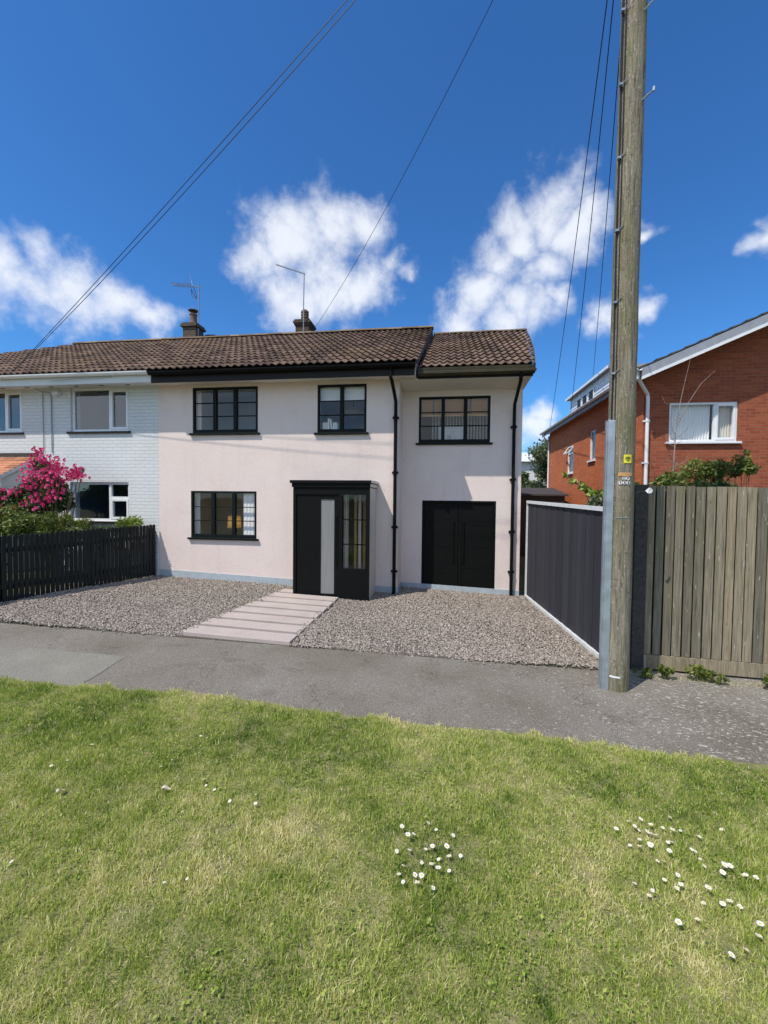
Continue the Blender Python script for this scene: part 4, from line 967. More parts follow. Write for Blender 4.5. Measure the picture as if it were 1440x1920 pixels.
mb = MB(); mb.box(-7.42, -7.06, 5.18, 5.52, gz(-7.2)-.1, gz(-7.2)+.62); p = mb.build('brick_pillar', M['pillar_brick']); props(p, 'low brown brick gate pillar at the left edge beside the picket fence', 'pillar')
mb = MB(); mb.box(-7.46, -7.02, 5.14, 5.56, gz(-7.2)+.62, gz(-7.2)+.66); mb.build('pillar_cap', M['concrete'], p, bevel=.006)
p = thing('garden_gate', (-7.4, 5.7, .2), 'grey green boarded garden gate at the left edge behind the brick pillar', 'gate')
mb = MB()
for i in range(6): mb.box(-7.98+i*.16, -7.98+i*.16+.155, 5.74, 5.76, .32, 1.33)
mb.build('gate_boards', simple('grey_green_paint', (.14, .17, .17), .6, .15, 5), p); MB().box(-8.0, -7.02, 5.762, 5.79, .5, .58).build('gate_rail', M['fence_grey'], p); MB().box(-8.0, -7.02, 5.762, 5.79, 1.1, 1.18).build('gate_rail', M['fence_grey'], p)

# ------------------------------------------------------------------ charcoal panel fence on the right of the drive
A = Vector((1.77, 9.18, 0)); B = Vector((2.10, 5.50, 0)); f = thing('panel_fence', (A.x, A.y, gz(A.x)), 'charcoal vertical board fence with white rails along the right side of the drive', 'fence')
d = (B-A); Lp = d.length; d.normalize(); nn = Vector((d.y, -d.x, 0))
if nn.x > 0: nn = -nn
nb = 26; k = 0
for i in range(nb):
    t0, t1 = i/nb, (i+1)/nb; a_ = A+d*Lp*t0; b_ = A+d*(Lp*t1-.008); off = nn*(.004*(i % 2)+random.uniform(0, .003)); g0 = gz(a_.x)+.06; top = 1.93-.07*(t0+t1)/2
    MB().prism([(a_.x+off.x, a_.y+off.y, g0), (b_.x+off.x, b_.y+off.y, g0), (b_.x+off.x, b_.y+off.y, top), (a_.x+off.x, a_.y+off.y, top)], -nn*.02).build('board', M['fence_grey'], f)
MB().beam(A+Vector((0, 0, 1.955))+nn*.008, B+Vector((0, 0, 1.885))+nn*.008, .06, .055).build('top_rail', M['trim_white'], f)
MB().beam(A+Vector((0, 0, gz(A.x)+.035))+nn*.012, B+Vector((0, 0, gz(B.x)+.035))+nn*.012, .055, .06).build('bottom_rail', M['trim_white'], f)
MB().box(A.x-.03, A.x+.02, A.y-.02, A.y+.03, gz(A.x)-.1, 1.98).build('post', M['trim_white'], f)
MB().box(B.x-.03, B.x+.04, B.y-.05, B.y+.02, gz(B.x)-.1, 1.93).build('post', M['trim_white'], f)

# ------------------------------------------------------------------ weathered fence on the right
FY = 5.55
def fy(x): return FY+.03*(x-2.3)
f = thing('board_fence', (2.4, FY, gz(2.4)), 'tall weathered grey green featheredge board fence behind the utility pole', 'fence')
MB().box(2.33, 2.475, FY-.03, FY+.09, gz(2.4)-.1, 2.20).build('post', M['post_dark'], f, bevel=.006)
x = 2.478; i = 0
while x < 6.6:
    w = random.uniform(.074, .092); top = 2.185-.012*(x-2.4)+random.uniform(-.008, .008); bot = gz(x)+.205; y = fy(x)
    mb = MB(); le = random.uniform(-.004, .004)
    mb.add([(x, y+.006, bot), (x+w, y-.020, bot), (x+w+le, y-.020, top), (x+le, y+.006, top), (x, y+.020, bot), (x+w, y+.004, bot), (x+w+le, y+.004, top), (x+le, y+.020, top)],
           [(0, 1, 2, 3), (4, 7, 6, 5), (3, 2, 6, 7), (0, 4, 5, 1), (1, 5, 6, 2), (0, 3, 7, 4)])
    mb.build('board', M['fence_wood'], f); x += w+random.uniform(.028, .038); i += 1
for k in range(14):
    xa = 2.478+k*.3; MB().prism([(xa, fy(xa)+.046, gz(xa)+.21), (xa+.296, fy(xa+.3)+.046, gz(xa)+.21), (xa+.296, fy(xa+.3)+.046, 2.12), (xa, fy(xa)+.046, 2.12)], (0, .012, 0)).build('board', M['fence_gap_shade'], f)  # added backing, coloured dark to paint shade between the boards
mb = MB(); mb.prism([(2.478, fy(2.478)-.022, gz(2.48)+.03), (6.6, fy(6.6)-.022, gz(6.6)+.03), (6.6, fy(6.6)-.022, gz(6.6)+.20), (2.478, fy(2.478)-.022, gz(2.48)+.20)], (0, .03, 0)); mb.build('gravel_board', M['fence_wood'], f)
for z in (.6, 1.3, 1.95): MB().beam((2.48, fy(2.48)+.085, z), (6.6, fy(6.6)+.085, z-.03), .06, .07).build('rail', M['fence_wood'], f)
o = MB().box(2.255, 2.318, FY+.0, FY+.06, gz(2.2)+.55, 2.16).build('steel_post', M['teal']); props(o, 'narrow teal painted steel post between the utility pole and the board fence', 'post')

# ------------------------------------------------------------------ utility pole
PXc, PYc = 1.915, 4.93
P = thing('utility_pole', (PXc, PYc, gz(PXc)), 'tall weathered wooden telegraph pole on the pavement before the fences', 'utility pole')
mb = MB(); zz = np.linspace(-.3, 10.9, 66); rs = [.1385-.0022*(z+.3) + .0015*math.sin(z*7) for z in zz]
mb.tube([(PXc+.004*math.sin(z*1.1), PYc, z) for z in zz], rs, 40); mb.build('pole_shaft', M['pole'], P, smooth=True)
# galvanised cable guard on the left of the pole
mb = MB(); gxl = PXc-.16; mb.prism([(gxl-.005, 4.85, gz(1.8)-.05), (gxl+.06, 4.83, gz(1.8)-.05), (gxl+.06, 4.83, 2.86), (gxl-.005, 4.85, 2.87)], (.0, .10, 0))
mb.box(gxl-.018, gxl-.004, 4.862, 4.875, gz(1.8)-.05, 2.84)
for z in (.4, 1.1, 1.8, 2.3, 2.7): mb.tube([(gxl+.05, 4.826, z), (gxl+.05, 4.815, z)], .007, 6)
mb.build('cable_guard', M['metal'], P, bevel=.004)
mb = MB(); mb.tube([(PXc-.125-.003*math.sin(z*3), PYc-.055, z) for z in np.linspace(2.8, 9.7, 30)], .010, 6); mb.tube([(PXc-.105, PYc-.085, z) for z in np.linspace(2.8, 9.7, 30)], .006, 6); mb.build('riser_cable', M['cable'], P)
def rad_at(z): return .1385-.0022*(z+.3)
for z in (3.35, 4.1, 4.85, 5.6, 6.35, 7.1, 7.9, 8.7):
    mb = MB(); mb.box(PXc-.15, PXc-.115, PYc-.09, PYc-.055, z, z+.022); mb.tube([(PXc-.115, PYc-.08, z+.01), (PXc-.085, PYc-.115, z+.05)], .005, 5); mb.build('cable_clip', M['metal'], P)
for k, z in enumerate((6.15, 7.05, 7.9, 8.6)):
    s = 1; ang = rad(-58); r_ = rad_at(z)-.01; cx, sy = math.cos(ang), math.sin(ang); q = (PXc+cx*r_, PYc+sy*r_)
    mb = MB(); mb.tube([(q[0], q[1], z), (q[0]+cx*.13, q[1]+sy*.13, z+.005)], .009, 8); mb.tube([(q[0]+cx*.13, q[1]+sy*.13, z-.008), (q[0]+cx*.135, q[1]+sy*.135, z+.03)], .014, 8); mb.build('step_bolt', M['metal'], P)
# labels fixed to the pole, wrapped on its surface
def wrap(mb, ang0, ang1, z0, z1, z, off, n=8):
    """curved plate; angles in degrees, -90 faces the street"""
    vs = []
    for i in range(n+1):
        a = rad(ang0+(ang1-ang0)*i/n); R = rad_at(z)+off
        vs += [(PXc+R*math.cos(a), PYc+R*math.sin(a), z0), (PXc+R*math.cos(a), PYc+R*math.sin(a), z1)]
    mb.add(vs, [(2*i, 2*i+2, 2*i+3, 2*i+1) for i in range(n)])
CA = -112                             # the side of the pole that faces the camera
def deg(px_off): return px_off/.135*57.3
mb = MB(); wrap(mb, CA+12, CA+47, 2.40, 2.49, 2.45, .004); yl = mb.build('warning_label', M['yellow'], P)
mb = MB()
for (a, b, z) in ((20, 40, 2.462), (17, 41, 2.446), (24, 36, 2.428)): wrap(mb, CA+a, CA+b, z-.004, z+.004, 2.45, .0065)
mb.build('label_print', M['ink'], yl)
mb = MB(); wrap(mb, CA-8, CA+52, 2.262, 2.302, 2.28, .005); mb.build('name_plate', M['plate'], P)
mb = MB(); wrap(mb, CA-20, CA+22, .085, .105, .1, .004); mb.build('white_tag', M['disc'], P)
mb = MB(); wrap(mb, CA-12, CA+42, 1.815, 1.824, 1.82, .004); mb.build('metal_band', M['metal'], P)
def disc_char(ch, angc, z, size=.036):
    R = rad_at(z)+.005; a = rad(angc); c = Vector((PXc+R*math.cos(a), PYc+R*math.sin(a), z)); nrm = Vector((math.cos(a), math.sin(a), 0)); t = Vector((-math.sin(a), math.cos(a), 0))
    mb = MB(); ring = [c+t*math.cos(k*math.pi/10)*size*.53+Vector((0, 0, 1))*math.sin(k*math.pi/10)*size*.53 for k in range(20)]
    mb.prism(ring, nrm*.003); d_ = mb.build('number_disc', M['disc'], P)
    cu = bpy.data.curves.new('t', 'FONT'); cu.body = ch; cu.size = size*1.05; cu.align_x = 'CENTER'; cu.align_y = 'CENTER'; cu.extrude = .0008; cu.offset = size*.006
    to = bpy.data.objects.new('t', cu); COL.objects.link(to); bpy.context.view_layer.update()
    me = bpy.data.meshes.new_from_object(to.evaluated_get(bpy.context.evaluated_depsgraph_get())); bpy.data.objects.remove(to)
    M4 = Matrix(((t.x, 0, nrm.x, c.x+nrm.x*.0045), (t.y, 0, nrm.y, c.y+nrm.y*.0045), (0, 1, 0, c.z), (0, 0, 0, 1)))
    me.transform(Matrix.Translation(-wloc(P))@M4); me.materials.clear(); me.materials.append(M['ink']); o = bpy.data.objects.new('character', me); COL.objects.link(o); o.parent = d_
disc_char('D', CA+15, 2.238); disc_char('P', CA+31, 2.238)
disc_char('9', CA+2, 2.192); disc_char('8', CA+18, 2.192); disc_char('8', CA+34, 2.192)

# ------------------------------------------------------------------ overhead wires
def wire(a, b, sag, r, lab):
    a, b = Vector(a), Vector(b); pts = []
    for i in range(41):
        t = i/40; p = a.lerp(b, t); p.z -= sag*4*t*(1-t); pts.append(p)
    o = MB().tube(pts, r, 6).build('overhead_wire', M['cable']); props(o, lab, 'wire', 'overhead wires from the pole')
wire((PXc-.08, PYc, 10.2), (-3.9, 12.25, 6.95), .40, .0055, 'single overhead wire running from the pole to the ridge by the middle chimney')
wire((PXc-.1, PYc-.05, 10.52), (-9.35, 8.05, 4.65), .12, .0055, 'upper of the two overhead wires running down to the white house eave')
wire((PXc-.1, PYc-.12, 10.36), (-9.40, 8.05, 4.60), .22, .0055, 'lower of the two overhead wires running down to the white house eave')
wire((PXc-.05, PYc+.05, 9.35), (4.48, 19.0, 5.0), .30, .008, 'left wire of the three dropping from the pole behind the pink house')
wire((PXc-.03, PYc+.08, 9.45), (4.75, 17.0, 5.15), .30, .008, 'middle wire of the three dropping from the pole to the brick house gutter')
wire((PXc+.05, PYc+.1, 9.6), (5.65, 17.4, 6.5), .25, .008, 'wire nearest the pole, of the three dropping to the white dormer')

# ------------------------------------------------------------------ red brick house on the right
BX0, BX1, BY0, BY1 = 4.75, 15.0, 11.0, 20.1
R_ = thing('brick_house', (BX0+2, BY0+2, -.2), 'two storey red brick house with white windows and a gable on the right', 'house')
sl = .434; ex = 4.45; ez = 5.0; rx = (BX0+BX1)/2; rz = ez+sl*(rx-ex)
fwn = (5.33, 6.82, 3.42, 4.36)
mb = MB(); wall_y(mb, BX0, BX1, -.6, 4.95, [fwn], BY0, .25)
zt = lambda x: ez+sl*(x-ex)-.10
mb.prism([(BX0, BY0, 4.95), (BX1, BY0, 4.95), (rx, BY0, zt(rx)), (BX0, BY0, zt(BX0)+.0)], (0, .25, 0)); mb.build('wall', M['red_brick_shaded'], R_)['label'] = 'red brick front gable wall, grazing light put into its darker colour'
mb = MB(); sws = [(16.5, 17.25, 3.03, 4.07), (14.2, 14.75, 3.30, 4.27)]
wall_x(mb, BY0+.25, BY1, -.6, 5.0, sws, BX0, .25); mb.box(BX0-.001, BX0+.02, BY0+.001, BY0+.25, -.6, 4.95)
mb.build('wall', M['red_brick_sunlit'], R_)['label'] = 'red brick side wall, sunlight put into its orange colour'
mb = MB(); mb.box(BX0, BX1, BY1, BY1+.25, -.6, 4.9); mb.box(BX1-.25, BX1, BY0+.25, BY1, -.6, 4.9); mb.build('wall', M['red_brick_shaded'], R_)
white_window(R_, *fwn, BY0, .68, glass='glass', sill=False, rec=.03)
MB().box(fwn[0]-.08, fwn[1]+.06, BY0-.07, BY0+.03, fwn[2]-.05, fwn[2]-.002).build('window_sill', M['white_pvc'], R_, bevel=.004)
room(R_, 5.0, 7.3, 2.6, 4.8, BY0+.26, 13, M['room_dark'])
mb = MB(); folds(mb, 5.36, 6.30, BY0+.16, 3.45, 4.33, 15, .020); props(mb.build('curtain', M['cloth_white']), 'pale blue white pleated net curtain in the larger pane of the brick house window', 'curtain')
mb = MB(); folds(mb, 6.38, 6.80, BY0+.17, 3.45, 4.33, 7, .022); props(mb.build('curtain', M['soffit']), 'duller pleated net curtain in the narrow right pane of the brick house window', 'curtain')
for (a, b, c, d), op in zip(sws, (True, False)):
    mb = MB(); x = BX0+.03; f_ = .05
    mb.box(x, x+.06, a, b, d-f_, d); mb.box(x, x+.06, a, b, c, c+f_); mb.box(x, x+.06, a, a+f_, c+f_, d-f_); mb.box(x, x+.06, b-f_, b, c+f_, d-f_)
    if op: mb.box(x, x+.06, a+f_, b-f_, d-.33, d-.28)
    wo = mb.build('window', M['white_pvc'], R_)
    MB().quad((x+.03, a+f_, c+f_), (x+.03, b-f_, c+f_), (x+.03, b-f_, d-f_), (x+.03, a+f_, d-f_)).build('window_pane', M['glass_dark'], wo)
    MB().box(BX0-.06, BX0+.03, a-.05, b+.05, c-.05, c-.002).build('window_sill', M['white_pvc'], wo)
    if op:
        mb = MB(); zt_, zb_ = d-.04, d-.28; o1 = .17
        for (p_, q_) in (((x, a+.05, zt_), (x-o1, a+.05, zb_)), ((x, b-.05, zt_), (x-o1, b-.05, zb_)), ((x, a+.05, zt_), (x, b-.05, zt_)), ((x-o1, a+.05, zb_), (x-o1, b-.05, zb_))): mb.beam(p_, q_, .04, .04)
        mb.build('open_vent', M['white_pvc'], wo)
room(R_, BX0+.26, 7, 2.8, 4.6, 14.0, 17.6, M['room_dark'])
# roof
def slope_tiles(name, x0, z0, x1, z1, y0, y1, mat, parent, nc=18):
    mb = MB(); Lx = x1-x0; Lz = z1-z0; L = math.hypot(Lx, Lz); nx_, nz_ = -Lz/L, Lx/L
    if x1 < x0: nx_, nz_ = Lz/L, -Lx/L
    for c in range(nc):
        t0, t1 = c/nc, (c+1.06)/nc; yy = y0
        while yy < y1-.01:
            ye = min(yy+.33, y1); h = .035+random.uniform(0, .008); A_ = (x0+Lx*t0, z0+Lz*t0); B_ = (x0+Lx*t1, z0+Lz*t1)
            mb.add([(A_[0], yy, A_[1]), (A_[0], ye, A_[1]), (A_[0]+nx_*h, ye, A_[1]+nz_*h), (A_[0]+nx_*h, yy, A_[1]+nz_*h), (B_[0]+nx_*.008, ye, B_[1]+nz_*.008), (B_[0]+nx_*.008, yy, B_[1]+nz_*.008), (B_[0], yy, B_[1])], [(0, 1, 2, 3), (3, 2, 4, 5), (0, 3, 5, 6)])
            yy = ye+.002
    return mb.build(name, mat, parent)
VY = 10.4
slope_tiles('roof', ex, ez+.05, rx, rz+.05, VY, BY1+.3, M['tile_grey'], R_)
slope_tiles('roof', 2*rx-ex, ez+.05, rx, rz+.05, VY, BY1+.3, M['tile_grey'], R_)
mb = MB(); mb.prism([(ex+.02, VY+.04, ez-.10), (rx, VY+.04, rz-.10), (rx, VY+.04, rz+.04), (ex+.02, VY+.04, ez+.04)], (0, BY1-VY+.2, 0)); mb.prism([(2*rx-ex-.02, VY+.04, ez-.10), (rx, VY+.04, rz-.10), (rx, VY+.04, rz+.04), (2*rx-ex-.02, VY+.04, ez+.04)], (0, BY1-VY+.2, 0)); mb.build('roof_deck', M['soffit_white'], R_)
mb = MB(); mb.prism([(ex, VY+.01, ez-.16), (rx, VY+.01, rz-.16), (rx, VY+.01, rz+.03), (ex, VY+.01, ez+.03)], (0, .028, 0)); mb.build('bargeboard', M['grey_trim'], R_)
mb = MB(); mb.prism([(ex, VY, ez-.23), (rx, VY, rz-.23), (rx, VY, rz-.162), (ex, VY, ez-.162)], (0, .05, 0)); mb.build('bargeboard_edge', M['white_pvc'], R_)
MB().box(ex+.01, ex+.035, VY+.05, BY1+.2, ez-.13, ez+.03).build('fascia', M['grey_trim'], R_)
gutter(VY, BY1+.2, ex-.05, ez+.03, .06, M['white_pvc'], R_, axis='y')
downpipe([(ex-.04, 10.55, 4.98), (ex-.03, 10.56, 4.85), (4.80, 10.93, 4.55), (4.82, 10.94, 4.45), (4.82, 10.94, -.2)], .040, M['white_pvc'], R_, [(4.82, 10.94, z) for z in (3.9, 2.9)])
downpipe([(ex-.04, 19.8, 4.98), (ex-.0, 19.85, 4.8), (4.70, 20.0, 4.6), (4.70, 20.0, -.2)], .035, M['white_pvc'], R_)
# dormer clad in white boards
D0, D1, DX, DZ = 15.0, 19.5, 5.45, 6.36
mb = MB(); z = 5.30; 
while z < DZ-.02:
    zn = min(z+.14, DZ)
    mb.prism([(DX-.018, D0, z), (DX, D0, zn), (DX+.02, D0, zn), (DX+.02, D0, z)], (0, D1-D0, 0)); mb.prism([(DX+.02, D0-.018, z), (DX+.02, D0, zn), (DX+.02, D0+.02, zn), (DX+.02, D0+.02, z)], (2.8, 0, 0)); z = zn+.002
do = mb.build('dormer', M['white_pvc'], R_)
MB().box(DX-.16, DX+3, D0-.16, D1+.16, DZ, DZ+.10).build('dormer_roof', M['grey_trim'], do); MB().box(DX-.19, DX-.162, D0-.15, D1+.15, DZ-.02, DZ+.07).build('gutter', M['white_pvc'], do)
for y in (16.75, 17.45, 18.15):
    mb = MB(); mb.box(DX-.05, DX-.02, y-.26, y+.26, 5.72, 6.14); mb.build('window', M['white_pvc'], do)
    # pane is set into its frame at the second level
for ch, y in zip([c for c in do.children if c.name.startswith('window')], (16.75, 17.45, 18.15)):
    mb = MB(); mb.box(DX-.056, DX-.051, y-.21, y+.21, 5.77, 6.09); mb.build('window_glass', M['ink'], do)

# ------------------------------------------------------------------ far house, shed, trees
fh = thing('distant_house', (8.6, 33, -.3), 'white house far behind, glimpsed between the pink and the brick house', 'house')
mb = MB(); wall_y(mb, 5.2, 12, -1, 4.6, [(6.2, 7.6, 1.9, 3.0)], 30, .3); mb.box(5.2, 5.5, 30.3, 37, -1, 4.6); mb.build('wall', M['white_wall'], fh)
mb = MB(); mb.prism([(5.0, 29.7, 4.6), (5.0, 33.5, 5.6), (5.0, 37.3, 4.6)], (7.5, 0, 0)); mb.build('roof', M['trim_white'], fh)
mb = MB(); mb.box(6.2, 7.6, 30.1, 30.16, 1.9, 1.97); mb.box(6.2, 7.6, 30.1, 30.16, 2.93, 3.0); mb.box(6.2, 6.27, 30.1, 30.16, 1.97, 2.93); mb.box(7.53, 7.6, 30.1, 30.16, 1.97, 2.93); mb.box(7.0, 7.06, 30.1, 30.16, 1.97, 2.93); w_ = mb.build('window', M['white_pvc'], fh)
MB().quad((6.2, 30.13, 1.9), (7.6, 30.13, 1.9), (7.6, 30.13, 3.0), (6.2, 30.13, 3.0)).build('window_pane', M['glass_dark'], w_)
room(fh, 5.6, 9, 1.2, 4, 30.31, 33, M['room_dark'])
sh = thing('shed', (3.9, 17.5, -.2), 'low dark timber shed behind the gap between the two houses', 'shed')
mb = MB()
for i in range(16): mb.box(2.9+i*.1, 2.9+i*.1+.094, 16.5, 16.52, -.3, 2.15)
mb.box(2.9, 4.5, 16.525, 18.5, -.3, 2.15); mb.build('shed_wall', M['post_dark'], sh); mb = MB(); mb.prism([(2.8, 16.4, 2.15), (2.8, 18.6, 2.45), (2.8, 18.6, 2.51), (2.8, 16.4, 2.21)], (1.8, 0, 0)); mb.build('shed_roof', M['asphalt_roof'], sh)

def leaves(centres, radii, n, size, seed, flat=.9, shell=.45, elong=1.6):
    r = np.random.default_rng(seed); C_ = np.array(centres, float); Rr = np.array(radii, float)
    if Rr.ndim == 1: Rr = np.stack([Rr]*3, 1)
    wgt = Rr.prod(1)**(2/3); k = r.choice(len(C_), n, p=wgt/wgt.sum())
    d = r.normal(size=(n, 3)); d /= np.linalg.norm(d, axis=1)[:, None]
    rad_ = (shell+(1-shell)*r.random(n))**.8*(1+r.normal(0, .13, n))
    p = C_[k]+d*Rr[k]*rad_[:, None]
    a = r.normal(size=(n, 3)); a /= np.linalg.norm(a, axis=1)[:, None]; b = np.cross(a, d*.8+r.normal(size=(n, 3))*.6); b /= np.linalg.norm(b, axis=1)[:, None]+1e-9
    L = (size*r.uniform(.6, 1.3, n))[:, None]; w = L/elong/2*flat; nrm = np.cross(a, b)
    V = np.stack([p-a*L/2, p+b*w+nrm*w*.25, p+a*L/2, p-b*w+nrm*w*.25], 1).reshape(-1, 3)
    F = np.arange(n*4).reshape(n, 4)
    cl = r.random(len(C_))[k]*.35
    return V, F, np.clip(cl+r.beta(2, 2.4, n)*.75, 0, 1)
def foliage(root, name, mat, centres, radii, n, size, seed, **kw):
    V, F, R = leaves(centres, radii, n, size, seed, **kw); off = np.array(wloc(root)); return mesh_obj(name, V-off, F, mat, root, rnd=R)
def clumps(c, R, n, r, seed, squash=.8):
    g = np.random.default_rng(seed); out = []; rs = []
    for i in range(n):
        d = g.normal(size=3); d /= np.linalg.norm(d); q = g.random()**.4
        out.append((c[0]+d[0]*R[0]*q, c[1]+d[1]*R[1]*q, c[2]+d[2]*R[2]*q)); rr2 = r*g.uniform(.6, 1.3); rs.append((rr2, rr2, rr2*squash))
    return out, rs
def branches(base, tips, r0_, seed):
    mb = MB(); g = random.Random(seed); b = Vector(base)
    for t in tips:
        t = Vector(t); m1 = b.lerp(t, .4)+Vector((g.uniform(-.1, .1), g.uniform(-.1, .1), .1))*(t-b).length*.5; mb.tube([b, m1, t], [r0_, r0_*.6, r0_*.2], 6)
    return mb
def tree(loc, c, R, nc, cr, nl, ls, mat, label, cat, seed, name='tree', trunk=.15):
    t = thing(name, loc, label, cat); cs, rs = clumps(c, R, nc, cr, seed)
    mb = branches((loc[0], loc[1], loc[2]-.05), cs[:14], trunk, seed); mb.build('trunk' if trunk > .06 else 'stem', M['bark'], t)
    foliage(t, 'crown' if trunk > .06 else 'foliage', mat, cs, rs, nl, ls, seed); return t
tree((6.0, 22.5, -.3), (5.6, 22.5, 3.3), (1.5, 1.4, 2.0), 34, .62, 9000, .17, M['leaf_grey'], 'bushy grey green tree standing behind the brick house corner', 'tree', 3)
tree((5.2, 25.5, -.3), (4.9, 25.5, 2.2), (.9, 1.0, 1.3), 18, .5, 4500, .16, M['leaf_dark'], 'dark leafy tree close to the right end of the pink house', 'tree', 4)
tree((2.9, 12.5, -.1), (3.35, 12.6, 1.45), (.75, .7, .55), 18, .28, 4200, .09, M['leaf_dark'], 'low dark green bush just behind the panel fence by the house corner', 'bush', 5, 'bush', .04)
# shrub with large leaves leaning over the panel fence
t = thing('shrub', (3.1, 8.8, -.1), 'broad leaved bright green shrub branch arching above the charcoal panel fence', 'shrub')
tips = [(2.35+.09*i, 8.7, 2.50-.05*i) for i in range(7)]
mb = MB(); mb.tube([(3.1, 8.8, -.1), (3.15, 8.8, 1.4), (2.95, 8.75, 1.95), (2.65, 8.7, 2.28), (2.32, 8.7, 2.55)], [.02, .018, .014, .01, .004], 6); mb.tube([(3.15, 8.8, 1.2), (3.3, 8.8, 2.2), (3.42, 8.8, 2.72)], [.014, .009, .003], 6); mb.tube([(3.15, 8.8, 1.0), (3.0, 8.7, 1.8), (2.98, 8.7, 2.4)], [.014, .009, .003], 6); mb.build('stem', M['bark'], t)
foliage(t, 'foliage', M['leaf_bright'], [(2.35, 8.7, 2.50), (2.52, 8.7, 2.38), (2.68, 8.7, 2.28), (2.83, 8.7, 2.15), (2.98, 8.75, 2.05), (3.15, 8.75, 2.02), (3.3, 8.8, 2.1), (3.4, 8.8, 2.0)], [.05, .07, .08, .11, .14, .16, .12, .12], 300, .12, 8, elong=1.3)
tree((2.7, 8.2, -.1), (2.75, 8.1, 1.75), (.62, .35, .28), 18, .16, 3600, .07, M['leaf_grey'], 'low grey green shrub filling the gap above the panel fence top rail', 'shrub', 9, 'shrub', .03)
tree((3.6, 7.0, -.1), (3.55, 7.1, 2.15), (.34, .25, .38), 14, .16, 1900, .07, M['leaf_mid'], 'loose leafy shrub over the weathered fence, left of the bare sapling', 'shrub', 10, 'shrub', .02)
tree((4.9, 8.4, -.1), (4.72, 8.4, 2.38), (.40, .3, .28), 14, .18, 3200, .06, M['leaf_mid'], 'dense feathery green shrub over the weathered fence under the brick house window', 'shrub', 12, 'shrub', .03)
tree((5.5, 8.6, -.1), (5.35, 8.6, 2.68), (.30, .2, .28), 9, .10, 620, .08, M['leaf_mid'], 'thin spray of leaves to the right of the dense shrub over the fence', 'shrub', 13, 'shrub', .012)
tree((4.3, 8.0, -.1), (4.15, 7.8, 2.15), (.75, .25, .16), 18, .15, 2600, .06, M['leaf_dark'], 'dark ivy like growth running along behind the weathered fence top', 'shrub', 14, 'shrub', .02)
tree((2.28, 5.9, -.1), (2.36, 5.85, 2.12), (.07, .12, .16), 7, .06, 260, .06, M['leaf_mid'], 'small leafy sprig squeezed between the pole and the fence top', 'plant', 15, 'shrub', .008)
t = thing('sapling', (4.5, 8.9, -.1), 'bare grey sapling with forked twigs in front of the brick house window', 'sapling')
mb = MB(); q = lambda x, z: (x, 8.9, z)
mb.tube([q(4.40, -.1), q(4.40, 2.2), q(4.42, 2.75), q(4.44, 3.45)], [.018, .014, .012, .009], 6); mb.tube([q(4.44, 3.45), q(4.50, 3.9), q(4.58, 4.35), q(4.66, 4.75)], [.008, .006, .004, .002], 5)
mb.tube([q(4.44, 3.4), q(4.62, 3.85), q(4.85, 4.25), q(5.10, 4.50)], [.008, .006, .004, .002], 5)
g = random.Random(4)
for i in range(22):
    z = g.uniform(2.4, 3.9); s_ = g.choice((-1, 1)); Lq = g.uniform(.08, .32); mb.tube([q(4.43, z), (4.43+s_*Lq*.6, 8.9+g.uniform(-.1, .1), z+Lq*.35), (4.43+s_*Lq*.8, 8.9+g.uniform(-.15, .15), z+Lq*.9)], [.005, .004, .0015], 4)
mb.build('trunk', M['twig'], t)
# neighbour's garden
def hedge(c, R, n, cr, nl, ls, mat, lab, seed, el=2.6): 
    t = thing('shrub', (c[0], c[1], gz(c[0])), lab, 'shrub'); cs, rs = clumps(c, R, n, cr, seed); branches((c[0], c[1], gz(c[0])), cs[:8], .02, seed).build('stem', M['bark'], t); foliage(t, 'foliage', mat, cs, rs, nl, ls, seed, elong=el, shell=.3)
hedge((-8.35, 6.8, 1.36), (.75, .4, .30), 22, .22, 9000, .075, M['leaf_mid'], 'olive green bushy shrub behind the left end of the picket fence', 20)
hedge((-7.5, 7.3, 1.27), (.50, .45, .34), 20, .20, 7500, .075, M['leaf_mid'], 'yellow green spiky shrub behind the middle of the picket fence', 21, 4)
hedge((-6.75, 8.15, 1.36), (.42, .14, .20), 12, .13, 1500, .07, M['leaf_bright'], 'light yellow green plant against the white wall by the fence end', 22, 2.5)
hedge((-7.2, 7.9, 1.28), (.35, .2, .22), 10, .15, 1600, .06, M['leaf_dark'], 'dark low bush under the neighbour ground floor window', 23)
hedge((-8.9, 6.1, .85), (.9, .4, .45), 16, .26, 4500, .08, M['leaf_dark'], 'shaded dark shrub low behind the garden gate', 24)
